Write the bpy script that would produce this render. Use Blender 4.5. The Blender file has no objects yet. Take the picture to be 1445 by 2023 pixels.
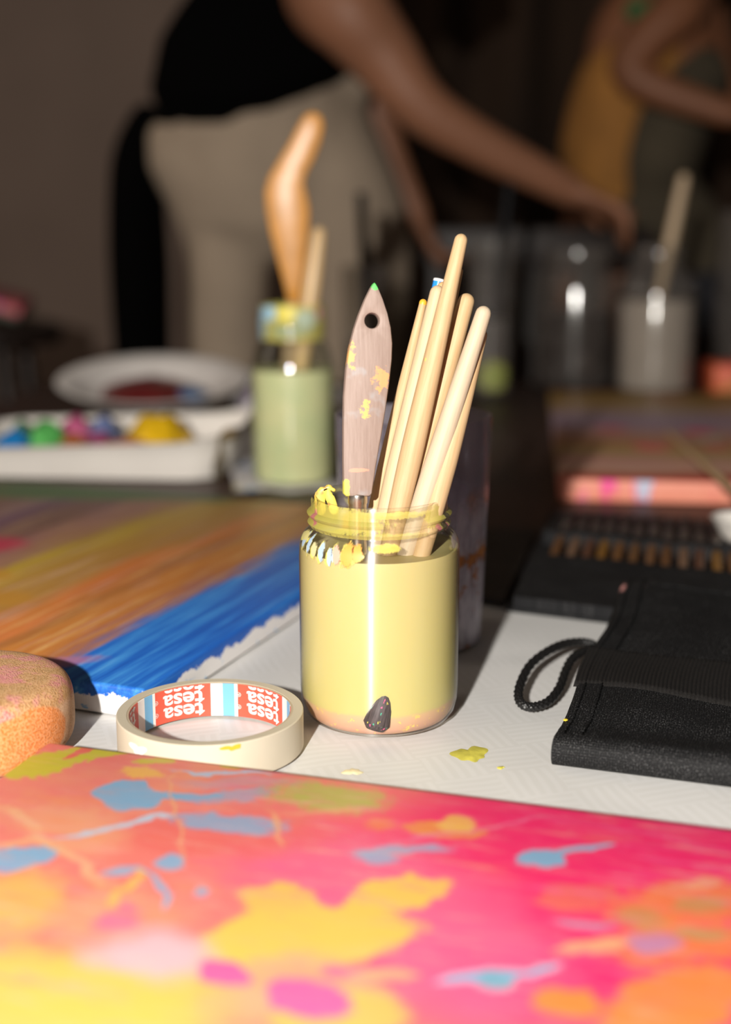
import bpy, bmesh, math, random
from mathutils import Vector, Matrix, noise as mnoise
random.seed(7)
R = math.radians
TZ = 0.72                      # table-top height above the floor
CAMH = 0.265                   # lens height above the table top
FPX = 2590.0                   # focal length in pixels of the 1445x2023 frame
PITCH = R(12.3)
sc = bpy.context.scene
COL = sc.collection

# ------------------------------------------------------------------ camera
cam = bpy.data.cameras.new('camera')
cam.sensor_fit = 'VERTICAL'
cam.sensor_height = 36.0
cam.sensor_width = 36.0 * 1445 / 2023
cam.lens = FPX / 2023 * 36.0
cam.clip_start = 0.01
cam.dof.use_dof = True
cam.dof.focus_distance = 0.685
cam.dof.aperture_fstop = 3.0
cam_o = bpy.data.objects.new('camera', cam)
COL.objects.link(cam_o)
cam_o.location = (0, 0, TZ + CAMH)
cam_o.rotation_euler = (R(90) - PITCH, 0, 0)
sc.camera = cam_o

# ------------------------------------------------------------------ world, lights, exposure
w = bpy.data.worlds.new('room_ambient')
sc.world = w
w.use_nodes = True
bg = w.node_tree.nodes['Background']
bg.inputs[0].default_value = (1.0, 0.84, 0.70, 1)
bg.inputs[1].default_value = 0.042

def lamp(name, kind, loc, energy, color=(1, 1, 1), target=None, **kw):
    d = bpy.data.lights.new(name, kind)
    d.energy = energy
    d.color = color
    for k, v in kw.items():
        setattr(d, k, v)
    o = bpy.data.objects.new(name, d)
    COL.objects.link(o)
    o.location = loc
    if target is not None:
        o.rotation_euler = (Vector(target) - Vector(loc)).to_track_quat('-Z', 'Y').to_euler()
    return o

# the hard light just left of and above the lens, and an added soft fill from the left for the figures
lamp('camera_flash', 'POINT', (-0.255, -0.55, TZ + 0.525), 152.0, (1.0, 0.955, 0.89), shadow_soft_size=0.018)
lamp('left_fill_light', 'AREA', (-2.3, 1.3, 2.1), 7.5, (1.0, 0.84, 0.70), target=(0.0, 2.7, 1.0), shape='RECTANGLE', size=1.0, size_y=1.4)

sc.view_settings.view_transform = 'Standard'
sc.view_settings.look = 'None'
sc.view_settings.gamma = 1.0
sc.view_settings.use_curve_mapping = False
sc.view_settings.exposure = 0.0
sc.cycles.max_bounces = 7
sc.cycles.diffuse_bounces = 3
sc.cycles.glossy_bounces = 3
sc.cycles.transparent_max_bounces = 24

# ------------------------------------------------------------------ measuring helpers
def ray(px, py):
    a = (px - 722.5) / FPX
    b = (py - 1011.5) / FPX
    c, s = math.cos(PITCH), math.sin(PITCH)
    return Vector((a, c - b * s, -(s + b * c)))

def PZ(px, py, z=0.0):
    """point at height z above the table top"""
    r = ray(px, py)
    t = (z - CAMH) / r.z
    return Vector((r.x * t, r.y * t, TZ + z))

def PY(px, py, y):
    """point at distance y from the camera"""
    r = ray(px, py)
    t = y / r.y
    return Vector((r.x * t, y, TZ + CAMH + r.z * t))

# ------------------------------------------------------------------ object helpers
def obj(name, me, mat=None, parent=None, loc=None, rot=None):
    o = bpy.data.objects.new(name, me)
    COL.objects.link(o)
    if mat is not None and me is not None:
        me.materials.clear()
        me.materials.append(mat)
    if parent is not None:
        o.parent = parent
    if loc is not None:
        o.location = loc
    if rot is not None:
        o.rotation_euler = rot
    return o

def tag(o, label, cat, group=None):
    o['label'] = label
    o['category'] = cat
    if group:
        o['group'] = group
    return o

def thing(name, label, cat, loc=(0, 0, 0), rot=(0, 0, 0), group=None):
    o = obj(name, None, loc=loc, rot=rot)
    o.empty_display_size = 0.02
    return tag(o, label, cat, group)

def structure(o):
    o['kind'] = 'structure'
    return o

def mesh(name, V, Fc, uv=None, smooth=35):
    me = bpy.data.meshes.new(name)
    me.from_pydata([tuple(v) for v in V], [], Fc)
    if uv is not None:
        l = me.uv_layers.new(name='UVMap')
        for i, lp in enumerate(me.loops):
            l.data[i].uv = uv[i]
    me.validate()
    if smooth:
        me.polygons.foreach_set('use_smooth', [True] * len(me.polygons))
        me.set_sharp_from_angle(angle=R(smooth))
    me.update()
    return me

def bm_mesh(name, bm, smooth=35):
    bmesh.ops.recalc_face_normals(bm, faces=bm.faces)
    me = bpy.data.meshes.new(name)
    bm.to_mesh(me)
    bm.free()
    if smooth:
        me.polygons.foreach_set('use_smooth', [True] * len(me.polygons))
        me.set_sharp_from_angle(angle=R(smooth))
    return me

def lathe(name, prof, seg=64, closed=False, smooth=35, a0=0.0, a1=2 * math.pi):
    """prof: list of (r, z); closed joins last to first profile point"""
    full = abs(a1 - a0 - 2 * math.pi) < 1e-6
    V, Fc, uv = [], [], []
    n = len(prof)
    cols = seg if full else seg + 1
    for i in range(cols):
        a = a0 + (a1 - a0) * i / seg
        for r, z in prof:
            V.append((r * math.sin(a), r * math.cos(a), z))
    m = n if closed else n - 1
    for i in range(seg):
        j = (i + 1) % cols
        for k in range(m):
            k2 = (k + 1) % n
            ids = (i * n + k, i * n + k2, j * n + k2, j * n + k)
            Fc.append(ids)
            u0, u1 = i / seg, (i + 1) / seg
            uv += [(u0, prof[k][1]), (u0, prof[k2][1]), (u1, prof[k2][1]), (u1, prof[k][1])]
    me = bpy.data.meshes.new(name)
    me.from_pydata(V, [], Fc)
    l = me.uv_layers.new(name='UVMap')
    for i in range(len(me.loops)):
        l.data[i].uv = uv[i]
    bm = bmesh.new()
    bm.from_mesh(me)
    bmesh.ops.remove_doubles(bm, verts=bm.verts, dist=1e-6)
    bmesh.ops.recalc_face_normals(bm, faces=bm.faces)
    bm.to_mesh(me)
    bm.free()
    if smooth:
        me.polygons.foreach_set('use_smooth', [True] * len(me.polygons))
        me.set_sharp_from_angle(angle=R(smooth))
    return me

def frame(t, hint=Vector((0, 1, 0))):
    t = t.normalized()
    a = t.cross(hint)
    if a.length < 1e-4:
        a = t.cross(Vector((1, 0, 0)))
    a.normalize()
    b = a.cross(t).normalized()
    return a, b

def sweep_data(pts, rad, seg=12, rb=None, cap=True, hint=Vector((0, 1, 0)), closed=False, ripple=None):
    """tube along pts; rad/rb radii in the two cross directions; rounded caps"""
    pts = [Vector(p) for p in pts]
    n = len(pts)
    rad = list(rad) if hasattr(rad, '__len__') else [rad] * n
    rb = list(rb) if hasattr(rb, '__len__') else (list(rad) if rb is None else [rb] * n)
    T = []
    for i in range(n):
        if closed:
            T.append((pts[(i + 1) % n] - pts[i - 1]).normalized())
        else:
            T.append((pts[min(i + 1, n - 1)] - pts[max(i - 1, 0)]).normalized())
    rings = []
    if cap and not closed:
        for k in (1.45, 1.1, 0.6):
            rings.append((pts[0] - T[0] * rad[0] * math.sin(k), T[0], rad[0] * math.cos(k), rb[0] * math.cos(k)))
    for i in range(n):
        rings.append((pts[i], T[i], rad[i], rb[i]))
    if cap and not closed:
        for k in (0.6, 1.1, 1.45):
            rings.append((pts[-1] + T[-1] * rad[-1] * math.sin(k), T[-1], rad[-1] * math.cos(k), rb[-1] * math.cos(k)))
    V, Fc = [], []
    a_prev = None
    for ri, (c, t, r1, r2) in enumerate(rings):
        if a_prev is None:
            a, b = frame(t, hint)
        else:
            a = (a_prev - t * a_prev.dot(t))
            a = a.normalized() if a.length > 1e-6 else frame(t, hint)[0]
            b = a.cross(t).normalized()
        a_prev = a
        for s in range(seg):
            th = 2 * math.pi * s / seg
            m = ripple(ri, s) if ripple else 1.0
            V.append(c + a * (r1 * m * math.cos(th)) + b * (r2 * m * math.sin(th)))
    nr = len(rings)
    for i in range(nr if closed else nr - 1):
        j = (i + 1) % nr
        for s in range(seg):
            s2 = (s + 1) % seg
            Fc.append((i * seg + s, i * seg + s2, j * seg + s2, j * seg + s))
    if not closed:
        Fc.append(tuple(reversed(range(seg))))
        Fc.append(tuple((nr - 1) * seg + s for s in range(seg)))
    return V, Fc

def merge(*datas):
    V, Fc = [], []
    for v, f in datas:
        o = len(V)
        V += list(v)
        Fc += [tuple(i + o for i in q) for q in f]
    return V, Fc

def tube(name, pts, rad, seg=12, **kw):
    V, Fc = sweep_data(pts, rad, seg, **kw)
    bm = bmesh.new()
    vs = [bm.verts.new(v) for v in V]
    for q in Fc:
        try:
            bm.faces.new([vs[i] for i in q])
        except ValueError:
            pass
    return bm_mesh(name, bm, 50)

def box_bm(sx, sy, sz, bevel=0.0, seg=2, center=(0, 0, 0)):
    bm = bmesh.new()
    bmesh.ops.create_cube(bm, size=1.0)
    for v in bm.verts:
        v.co = Vector((v.co.x * sx + center[0], v.co.y * sy + center[1], v.co.z * sz + center[2]))
    if bevel:
        bmesh.ops.bevel(bm, geom=list(bm.edges), offset=bevel, segments=seg, profile=0.5, affect='EDGES')
    return bm

def box(name, sx, sy, sz, bevel=0.0, center=(0, 0, 0), seg=2):
    return bm_mesh(name, box_bm(sx, sy, sz, bevel, seg, center), 40)

def plate_from_outline(name, outline, thick, holes=(), bevel=0.0012):
    """flat board in the local x-z plane, thickness along y, from an outline with holes"""
    bm = bmesh.new()
    edges = []
    for loop in [outline] + list(holes):
        vs = [bm.verts.new((x, -thick / 2, z)) for x, z in loop]
        for i in range(len(vs)):
            edges.append(bm.edges.new((vs[i], vs[(i + 1) % len(vs)])))
    bmesh.ops.triangle_fill(bm, edges=edges, use_beauty=True, use_dissolve=False)
    ret = bmesh.ops.extrude_face_region(bm, geom=list(bm.faces))
    bmesh.ops.translate(bm, verts=[v for v in ret['geom'] if isinstance(v, bmesh.types.BMVert)], vec=(0, thick, 0))
    bmesh.ops.recalc_face_normals(bm, faces=bm.faces)
    if bevel:
        sharp = [e for e in bm.edges if len(e.link_faces) == 2 and e.calc_face_angle(0) > 1.0]
        bmesh.ops.bevel(bm, geom=sharp, offset=bevel, segments=2, profile=0.5, affect='EDGES')
    return bm_mesh(name, bm, 40)

def smooth_path(pts, n=60, closed=False):
    """Catmull-Rom through the points"""
    P = [Vector(p) for p in pts]
    m = len(P)
    out = []
    spans = m if closed else m - 1
    for i in range(n):
        t = i / (n if closed else n - 1) * spans
        k = min(int(t), spans - 1)
        f = t - k
        if closed:
            p0, p1, p2, p3 = P[(k - 1) % m], P[k % m], P[(k + 1) % m], P[(k + 2) % m]
        else:
            p0, p1, p2, p3 = P[max(k - 1, 0)], P[k], P[k + 1], P[min(k + 2, m - 1)]
        out.append(0.5 * ((2 * p1) + (p2 - p0) * f + (2 * p0 - 5 * p1 + 4 * p2 - p3) * f * f + (3 * p1 - p0 - 3 * p2 + p3) * f ** 3))
    return out

# ------------------------------------------------------------------ material helpers
class NT:
    def schlick(s, k=1.0, f0=0.04):
        lw = s.n('ShaderNodeLayerWeight')
        lw.inputs['Blend'].default_value = 0.5
        f = s.math('MULTIPLY', s.math('POWER', lw.outputs['Facing'], 5.0), 1 - f0)
        return s.math('MULTIPLY', s.math('ADD', f, f0), k, True)
    def __init__(s, name):
        s.m = bpy.data.materials.new(name)
        s.m.use_nodes = True
        s.t = s.m.node_tree
        s.t.nodes.clear()
        s.out = s.n('ShaderNodeOutputMaterial')
    def n(s, kind, **kw):
        x = s.t.nodes.new(kind)
        for k, v in kw.items():
            setattr(x, k, v)
        return x
    def l(s, a, b):
        s.t.links.new(a, b)
    def set(s, sock, v):
        if hasattr(v, 'links') or isinstance(v, bpy.types.NodeSocket):
            s.l(v, sock)
        else:
            if isinstance(v, (tuple, list)) and len(v) == 3 and sock.type == 'RGBA':
                v = (*v, 1)
            sock.default_value = v
    def math(s, op, a, b=None, clamp=False):
        x = s.n('ShaderNodeMath', operation=op, use_clamp=clamp)
        s.set(x.inputs[0], a)
        if b is not None:
            s.set(x.inputs[1], b)
        return x.outputs[0]
    def vmath(s, op, a, b=None, scale=None):
        x = s.n('ShaderNodeVectorMath', operation=op)
        s.set(x.inputs[0], a)
        if b is not None:
            s.set(x.inputs[1], b)
        if scale is not None:
            s.set(x.inputs['Scale'], scale)
        return x.outputs['Value'] if op in ('LENGTH', 'DOT_PRODUCT') else x.outputs[0]
    def mix(s, fac, a, b, blend='MIX'):
        x = s.n('ShaderNodeMix', data_type='RGBA', blend_type=blend)
        s.set(x.inputs[0], fac)
        s.set(x.inputs[6], a)
        s.set(x.inputs[7], b)
        return x.outputs[2]
    def noise(s, vec, scale, detail=3, rough=0.55, col=False):
        x = s.n('ShaderNodeTexNoise')
        x.inputs['Scale'].default_value = scale
        x.inputs['Detail'].default_value = detail
        x.inputs['Roughness'].default_value = rough
        if vec is not None:
            s.l(vec, x.inputs['Vector'])
        return x.outputs['Color' if col else 'Fac']
    def coord(s, which='Object'):
        return s.n('ShaderNodeTexCoord').outputs[which]
    def mapping(s, vec, loc=(0, 0, 0), rot=(0, 0, 0), scale=(1, 1, 1), kind='POINT'):
        x = s.n('ShaderNodeMapping', vector_type=kind)
        s.l(vec, x.inputs[0])
        x.inputs['Location'].default_value = loc
        x.inputs['Rotation'].default_value = rot
        x.inputs['Scale'].default_value = scale
        return x.outputs[0]
    def ramp(s, fac, stops, interp='LINEAR'):
        x = s.n('ShaderNodeValToRGB')
        cr = x.color_ramp
        cr.interpolation = interp
        while len(cr.elements) < len(stops):
            cr.elements.new(0.5)
        for e, (p, c) in zip(cr.elements, stops):
            e.position = p
            e.color = (*c, 1) if len(c) == 3 else c
        s.set(x.inputs[0], fac)
        return x.outputs[0]
    def maprange(s, v, a, b, c=0.0, d=1.0, smooth=True):
        x = s.n('ShaderNodeMapRange', interpolation_type='SMOOTHSTEP' if smooth else 'LINEAR')
        s.set(x.inputs[0], v)
        for i, q in enumerate((a, b, c, d)):
            x.inputs[i + 1].default_value = q
        return x.outputs[0]
    def bump(s, h, strength=0.3, dist=0.001):
        x = s.n('ShaderNodeBump')
        x.inputs['Strength'].default_value = strength
        x.inputs['Distance'].default_value = dist
        s.l(h, x.inputs['Height'])
        return x.outputs[0]
    def bsdf(s, col, rough=0.5, normal=None, **kw):
        x = s.n('ShaderNodeBsdfPrincipled')
        s.set(x.inputs['Base Color'], col)
        s.set(x.inputs['Roughness'], rough)
        if normal is not None:
            s.l(normal, x.inputs['Normal'])
        for k, v in kw.items():
            s.set(x.inputs[k.replace('_', ' ')], v)
        return x.outputs[0]
    def done(s, shader):
        s.l(shader, s.out.inputs[0])
        return s.m

MATS = {}
def plain(name, col, rough=0.5, vary=0.15, scale=40.0, bump=0.0, bscale=300.0, stretch=(1, 1, 1), coord='Object', **kw):
    """plain colour with procedural mottling"""
    if name in MATS:
        return MATS[name]
    t = NT(name)
    v = t.mapping(t.coord(coord), scale=stretch)
    nz = t.noise(v, scale, 4)
    dark = tuple(c * (1 - vary) for c in col)
    lite = tuple(min(1, c * (1 + vary)) for c in col)
    c = t.ramp(nz, [(0.3, dark), (0.7, lite)])
    nrm = t.bump(t.noise(v, bscale, 3), bump, 0.0006) if bump else None
    MATS[name] = t.done(t.bsdf(c, rough, nrm, **kw))
    return MATS[name]

def paint_layers(t, vec, base, patches, distort=((9, 0.03), (45, 0.007)), fine=None):
    """paint patches laid over a base colour. patch: cx, cy, angle, rx, ry, colour, alpha, soft, rough, kind"""
    v = vec
    for sc_, amp in distort:
        nz = t.noise(vec, sc_, 3, 0.6, col=True)
        off = t.vmath('SCALE', t.vmath('SUBTRACT', nz, (0.5, 0.5, 0.5)), scale=amp)
        v = t.vmath('ADD', v, off)
    v = t.vmath('MULTIPLY', v, (1, 1, 0))
    edge = t.math('SUBTRACT', t.noise(vec, fine or 170, 4, 0.7), 0.5)
    col = base
    for (cx, cy, ang, rx, ry, c, alpha, soft, rough, kind) in patches:
        q = t.mapping(v, (cx, cy, 0), (0, 0, ang), (rx, ry, 1), 'TEXTURE')
        if kind == 'box':
            a = t.vmath('ABSOLUTE', q)
            sx = t.n('ShaderNodeSeparateXYZ')
            t.l(a, sx.inputs[0])
            d = t.math('MAXIMUM', sx.outputs[0], sx.outputs[1])
        else:
            d = t.vmath('LENGTH', q)
        d = t.math('ADD', d, t.math('MULTIPLY', edge, rough))
        f = t.maprange(d, 1 - soft, 1 + soft, alpha, 0.0)
        col = t.mix(f, col, c)
    return col

# ------------------------------------------------------------------ shared materials
def wood_mat(name, a, b, rough=0.45, scale=14, stretch=(6, 6, 0.35), flecks=None, bump=0.15):
    t = NT(name)
    v = t.mapping(t.coord(), scale=stretch)
    g = t.noise(v, scale * 10, 5, 0.65)
    c = t.ramp(g, [(0.3, a), (0.7, b)])
    if flecks:
        o = t.coord()
        for i, (col, sc_, th) in enumerate(flecks):
            nz = t.noise(t.mapping(o, (i * 3.1, i * 1.7, i * 2.3)), sc_, 4, 0.7)
            c = t.mix(t.maprange(nz, th, th + 0.03, 0, 0.9), c, col)
    return t.done(t.bsdf(c, rough, t.bump(g, bump, 0.0003)))

def thin_glass(name, tint=(0.97, 0.975, 0.96), edge=(0.62, 0.66, 0.6), rough=0.02, gloss=0.5, haze=0.0, haze_col=(0.6, 0.58, 0.6), haze_scale=30, stretch=(1, 1, 1)):
    """clear wall: what lies behind shows through, grazing edges tint, fresnel gloss, optional dirt film"""
    t = NT(name)
    lw = t.n('ShaderNodeLayerWeight')
    lw.inputs['Blend'].default_value = 0.35
    c = t.mix(t.math('POWER', lw.outputs['Facing'], 2.2), tint, edge)
    tr = t.n('ShaderNodeBsdfTransparent')
    t.l(c, tr.inputs[0])
    gl = t.n('ShaderNodeBsdfGlossy')
    gl.inputs['Roughness'].default_value = rough
    mx = t.n('ShaderNodeMixShader')
    t.l(t.schlick(gloss), mx.inputs[0])
    t.l(tr.outputs[0], mx.inputs[1])
    t.l(gl.outputs[0], mx.inputs[2])
    res = mx.outputs[0]
    if haze:
        nz = t.noise(t.mapping(t.coord(), scale=stretch), haze_scale, 5, 0.7)
        f = t.maprange(nz, 0.35, 0.75, haze * 0.3, haze)
        df = t.n('ShaderNodeBsdfDiffuse')
        t.set(df.inputs[0], haze_col)
        m2 = t.n('ShaderNodeMixShader')
        t.l(f, m2.inputs[0])
        t.l(res, m2.inputs[1])
        t.l(df.outputs[0], m2.inputs[2])
        res = m2.outputs[0]
    return t.done(res)

M_steel = plain('brushed_steel', (0.62, 0.58, 0.52), 0.28, 0.1, 200, 0.1, 600, Metallic=1.0)
M_handle = wood_mat('pale_birch', (0.50, 0.32, 0.155), (0.58, 0.40, 0.215), 0.6)
M_handle_pale = wood_mat('bleached_birch', (0.52, 0.40, 0.27), (0.59, 0.47, 0.335), 0.6)
M_bristle = plain('dark_bristle', (0.035, 0.022, 0.02), 0.55, 0.5, 500, 0.5, 900, (4, 4, 0.2))
M_black_paintstick = plain('black_lacquer', (0.004, 0.0045, 0.006), 0.5, Specular_IOR_Level=0.15)
M_glass = thin_glass('clear_glass')
M_glass_far = thin_glass('clear_glass_dusty', (0.92, 0.92, 0.91), (0.62, 0.61, 0.6), 0.10, 0.9, 0.10, (0.45, 0.40, 0.37))

# ================================================================== THE ROOM
M_floor = wood_mat('floor_boards', (0.05, 0.03, 0.02), (0.09, 0.055, 0.035), 0.6, 3, (1, 0.2, 1))
M_wall = plain('wall_plaster', (0.27, 0.195, 0.155), 0.9, 0.06, 3, 0.15, 120)
structure(obj('floor', box('floor', 6.4, 6.6, 0.06), M_floor, loc=(0.2, 1.9, -0.03)))
structure(obj('wall_back', box('wall_back', 6.4, 0.1, 2.8), M_wall, loc=(0.2, 4.65, 1.4)))
structure(obj('wall_left', box('wall_left', 0.1, 6.0, 2.8), M_wall, loc=(-2.95, 1.6, 1.4)))
structure(obj('baseboard_back', box('baseboard_back', 6.3, 0.02, 0.1, 0.004), plain('dark_skirting', (0.06, 0.04, 0.03), 0.5), loc=(0.2, 4.588, 0.05)))

def drape():
    V, Fc = [], []
    nx, nz = 150, 10
    for i in range(nx + 1):
        u = i / nx
        x = 0.02 + 2.6 * u
        y = 4.35 + 0.06 * math.sin(u * 62) + 0.03 * math.sin(u * 23 + 1)
        for j in range(nz + 1):
            z = 0.03 + 2.5 * j / nz
            V.append((x, y + 0.015 * math.sin(3 * z + u * 9), z))
    for i in range(nx):
        for j in range(nz):
            a = i * (nz + 1) + j
            Fc.append((a, a + nz + 1, a + nz + 2, a + 1))
    me = mesh('drape', V, Fc, smooth=60)
    return me
dr = obj('curtain', drape(), plain('brown_drape', (0.036, 0.019, 0.010), 0.95, 0.6, 2.2, 0, 300, (2, 2, 0.4)))
dr.modifiers.new('thickness', 'SOLIDIFY').thickness = 0.006
tag(dr, 'dark brown curtain hanging in folds along the back wall', 'curtain')
rod = obj('curtain_rod', tube('curtain_rod', [(-0.1, 4.36, 2.56), (2.75, 4.36, 2.56)], 0.015), M_black_paintstick)
tag(rod, 'dark rod carrying the brown curtain on the back wall', 'curtain rod')

# ================================================================== TABLE
M_table = wood_mat('dark_table_wood', (0.028, 0.010, 0.005), (0.060, 0.024, 0.012), 0.5, 2.5, (5, 0.35, 5))
TX0, TX1, TY0, TY1 = -0.56, 0.95, 0.22, 2.27
table = thing('wooden_table', 'long dark brown wooden table that everything stands on', 'table', ((TX0 + TX1) / 2, (TY0 + TY1) / 2, 0))
obj('tabletop', box('tabletop', TX1 - TX0, TY1 - TY0, 0.035, 0.004), M_table, table, loc=(0, 0, TZ - 0.0175))
for sx in (-1, 1):
    for sy in (-1, 1):
        obj('leg', box('leg', 0.07, 0.07, TZ - 0.035, 0.006), M_table, table, loc=(sx * ((TX1 - TX0) / 2 - 0.08), sy * ((TY1 - TY0) / 2 - 0.08), (TZ - 0.035) / 2))
for sx in (-1, 1):
    obj('apron', box('apron', 0.025, TY1 - TY0 - 0.24, 0.08, 0.003), M_table, table, loc=(sx * ((TX1 - TX0) / 2 - 0.08), 0, TZ - 0.075))
for sy in (-1, 1):
    obj('apron', box('apron', TX1 - TX0 - 0.24, 0.025, 0.08, 0.003), M_table, table, loc=(0, sy * ((TY1 - TY0) / 2 - 0.08), TZ - 0.075))

# ------------------------------------------------------------------ white tablecloth
def cloth_mat():
    t = NT('white_damask')
    o = t.coord()
    warp = t.vmath('ADD', o, t.vmath('SCALE', t.vmath('SUBTRACT', t.noise(o, 14, 2, 0.5, col=True), (0.5, 0.5, 0.5)), scale=0.012))
    def wave(rot, scale, dist=0.5):
        x = t.n('ShaderNodeTexWave', wave_type='BANDS', bands_direction='X')
        t.l(t.mapping(warp, rot=(0, 0, rot)), x.inputs[0])
        x.inputs['Scale'].default_value = scale
        x.inputs['Distortion'].default_value = dist
        return x.outputs['Fac']
    ch = t.n('ShaderNodeTexChecker')
    t.l(t.mapping(warp, rot=(0, 0, R(-17))), ch.inputs[0])
    ch.inputs['Scale'].default_value = 34
    w1, w2 = wave(R(-17), 55), wave(R(73), 55)
    pat = t.mix(ch.outputs['Fac'], w1, w2)
    fine = t.math('MULTIPLY', wave(R(28), 420, 0), wave(R(-62), 420, 0))
    c = t.ramp(pat, [(0.25, (0.675, 0.665, 0.645)), (0.8, (0.71, 0.70, 0.685))])
    c = t.mix(t.math('MULTIPLY', fine, 0.25), c, (0.60, 0.59, 0.57))
    h = t.math('ADD', t.math('MULTIPLY', pat, 0.4), fine)
    return t.done(t.bsdf(c, 0.6, t.bump(h, 0.09, 0.0003)))

CLX0, CLX1, CLY0, CLY1 = -0.545, 0.60, 0.235, 0.905
def cloth_z(x, y):
    a = 0.0022 * max(0, mnoise.noise(Vector((x * 9 + 3, y * 13, 0.3))))
    a += 0.0007 * max(0, mnoise.noise(Vector((x * 40, y * 22, 2.3))))
    return 0.0012 + a
def cloth():
    V, Fc = [], []
    nx, ny = 230, 140
    for i in range(nx + 1):
        for j in range(ny + 1):
            x = CLX0 + (CLX1 - CLX0) * i / nx
            y = CLY0 + (CLY1 - CLY0) * j / ny + 0.004 * math.sin(x * 9)
            V.append((x, y, TZ + cloth_z(x, y)))
    for i in range(nx):
        for j in range(ny):
            a = i * (ny + 1) + j
            Fc.append((a, a + ny + 1, a + ny + 2, a + 1))
    return mesh('tablecloth', V, Fc, smooth=60)
cl = obj('tablecloth', cloth(), cloth_mat())
tag(cl, 'white patterned tablecloth spread over the near half of the table', 'tablecloth')

def splat(px, py, rx, ry, name='paint_splash', seed=0, hgt=0.0005):
    c = PZ(px, py, 0.003)
    rnd = random.Random(seed)
    ph = [rnd.uniform(0, 6.28) for _ in range(4)]
    V = [(c.x, c.y, TZ + cloth_z(c.x, c.y) + hgt)]
    n = 36
    for ring, zz in ((0.7, hgt), (1.0, 0.0001)):
        for i in range(n):
            a = 2 * math.pi * i / n
            k = 1 + 0.22 * math.sin(2 * a + ph[0]) + 0.16 * math.sin(3 * a + ph[1]) + 0.1 * math.sin(7 * a + ph[2])
            x, y = c.x + rx * ring * k * math.cos(a), c.y + ry * ring * k * math.sin(a)
            V.append((x, y, TZ + cloth_z(x, y) + zz))
    Fc = [(0, 1 + i, 1 + (i + 1) % n) for i in range(n)]
    Fc += [(1 + i, 1 + n + i, 1 + n + (i + 1) % n, 1 + (i + 1) % n) for i in range(n)]
    return obj(name, mesh(name, V, Fc, smooth=60), None, cl)
M_spl = plain('olive_yellow_paint', (0.66, 0.60, 0.10), 0.3, 0.25, 150)
M_spl2 = plain('cream_paint', (0.82, 0.74, 0.46), 0.3, 0.15, 150)
for px, py, rx, ry, s, m in ((930, 1484, 0.0078, 0.0105, 1, M_spl), (990, 1511, 0.0020, 0.0016, 2, M_spl), (697, 1519, 0.0042, 0.0045, 3, M_spl2), (1083, 1190, 0.003, 0.003, 9, M_spl)):
    splat(px, py, rx, ry, seed=s).data.materials.append(m)

# ================================================================== PAINTED CANVASES
def canvas_mesh(w_, d_, th):
    """slab with soft edges and folded-over corners; local origin at the back-left top corner's foot, x right, y back (negative is towards camera)"""
    bm = box_bm(w_, d_, th, 0.0022, 3, (w_ / 2, -d_ / 2, th / 2))
    return bm_mesh('canvas', bm, 60)

def local_of(o_loc, rotz, p):
    d = Vector((p[0] - o_loc[0], p[1] - o_loc[1]))
    c, s = math.cos(-rotz), math.sin(-rotz)
    return Vector((d.x * c - d.y * s, d.x * s + d.y * c))

def px_patch(o_loc, rotz, th, p1, p2, hw, col, alpha=1.0, soft=0.12, rough=0.5, kind='ell'):
    a = local_of(o_loc, rotz, PZ(*p1, th))
    b = local_of(o_loc, rotz, PZ(*p2, th))
    m = Vector(((p1[0] + p2[0]) / 2, (p1[1] + p2[1]) / 2))
    d2 = Vector((p2[0] - p1[0], p2[1] - p1[1])).normalized()
    nrm = Vector((-d2.y, d2.x)) * hw
    e1 = local_of(o_loc, rotz, PZ(m.x + nrm.x, m.y + nrm.y, th))
    mid = (a + b) / 2
    ax = (b - a)
    L = ax.length / 2
    ax.normalize()
    perp = Vector((-ax.y, ax.x))
    wdt = max(abs((e1 - mid).dot(perp)), 0.0006)
    return (mid.x, mid.y, math.atan2(ax.y, ax.x), max(L, 0.001), wdt, col, alpha, soft, rough, kind)

HOT = (1.0, 0.028, 0.165); PNK = (0.93, 0.15, 0.31); COR = (0.92, 0.15, 0.13); ORG = (0.93, 0.27, 0.05)
YEL = (0.95, 0.56, 0.11); LEM = (0.66, 0.60, 0.05); BLU = (0.25, 0.46, 0.68); GRN = (0.42, 0.58, 0.09)
LPK = (0.90, 0.50, 0.55); PEA = (0.92, 0.42, 0.22); MAG = (0.90, 0.13, 0.36); VIO = (0.50, 0.26, 0.50); OLV = (0.50, 0.33, 0.12)

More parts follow.
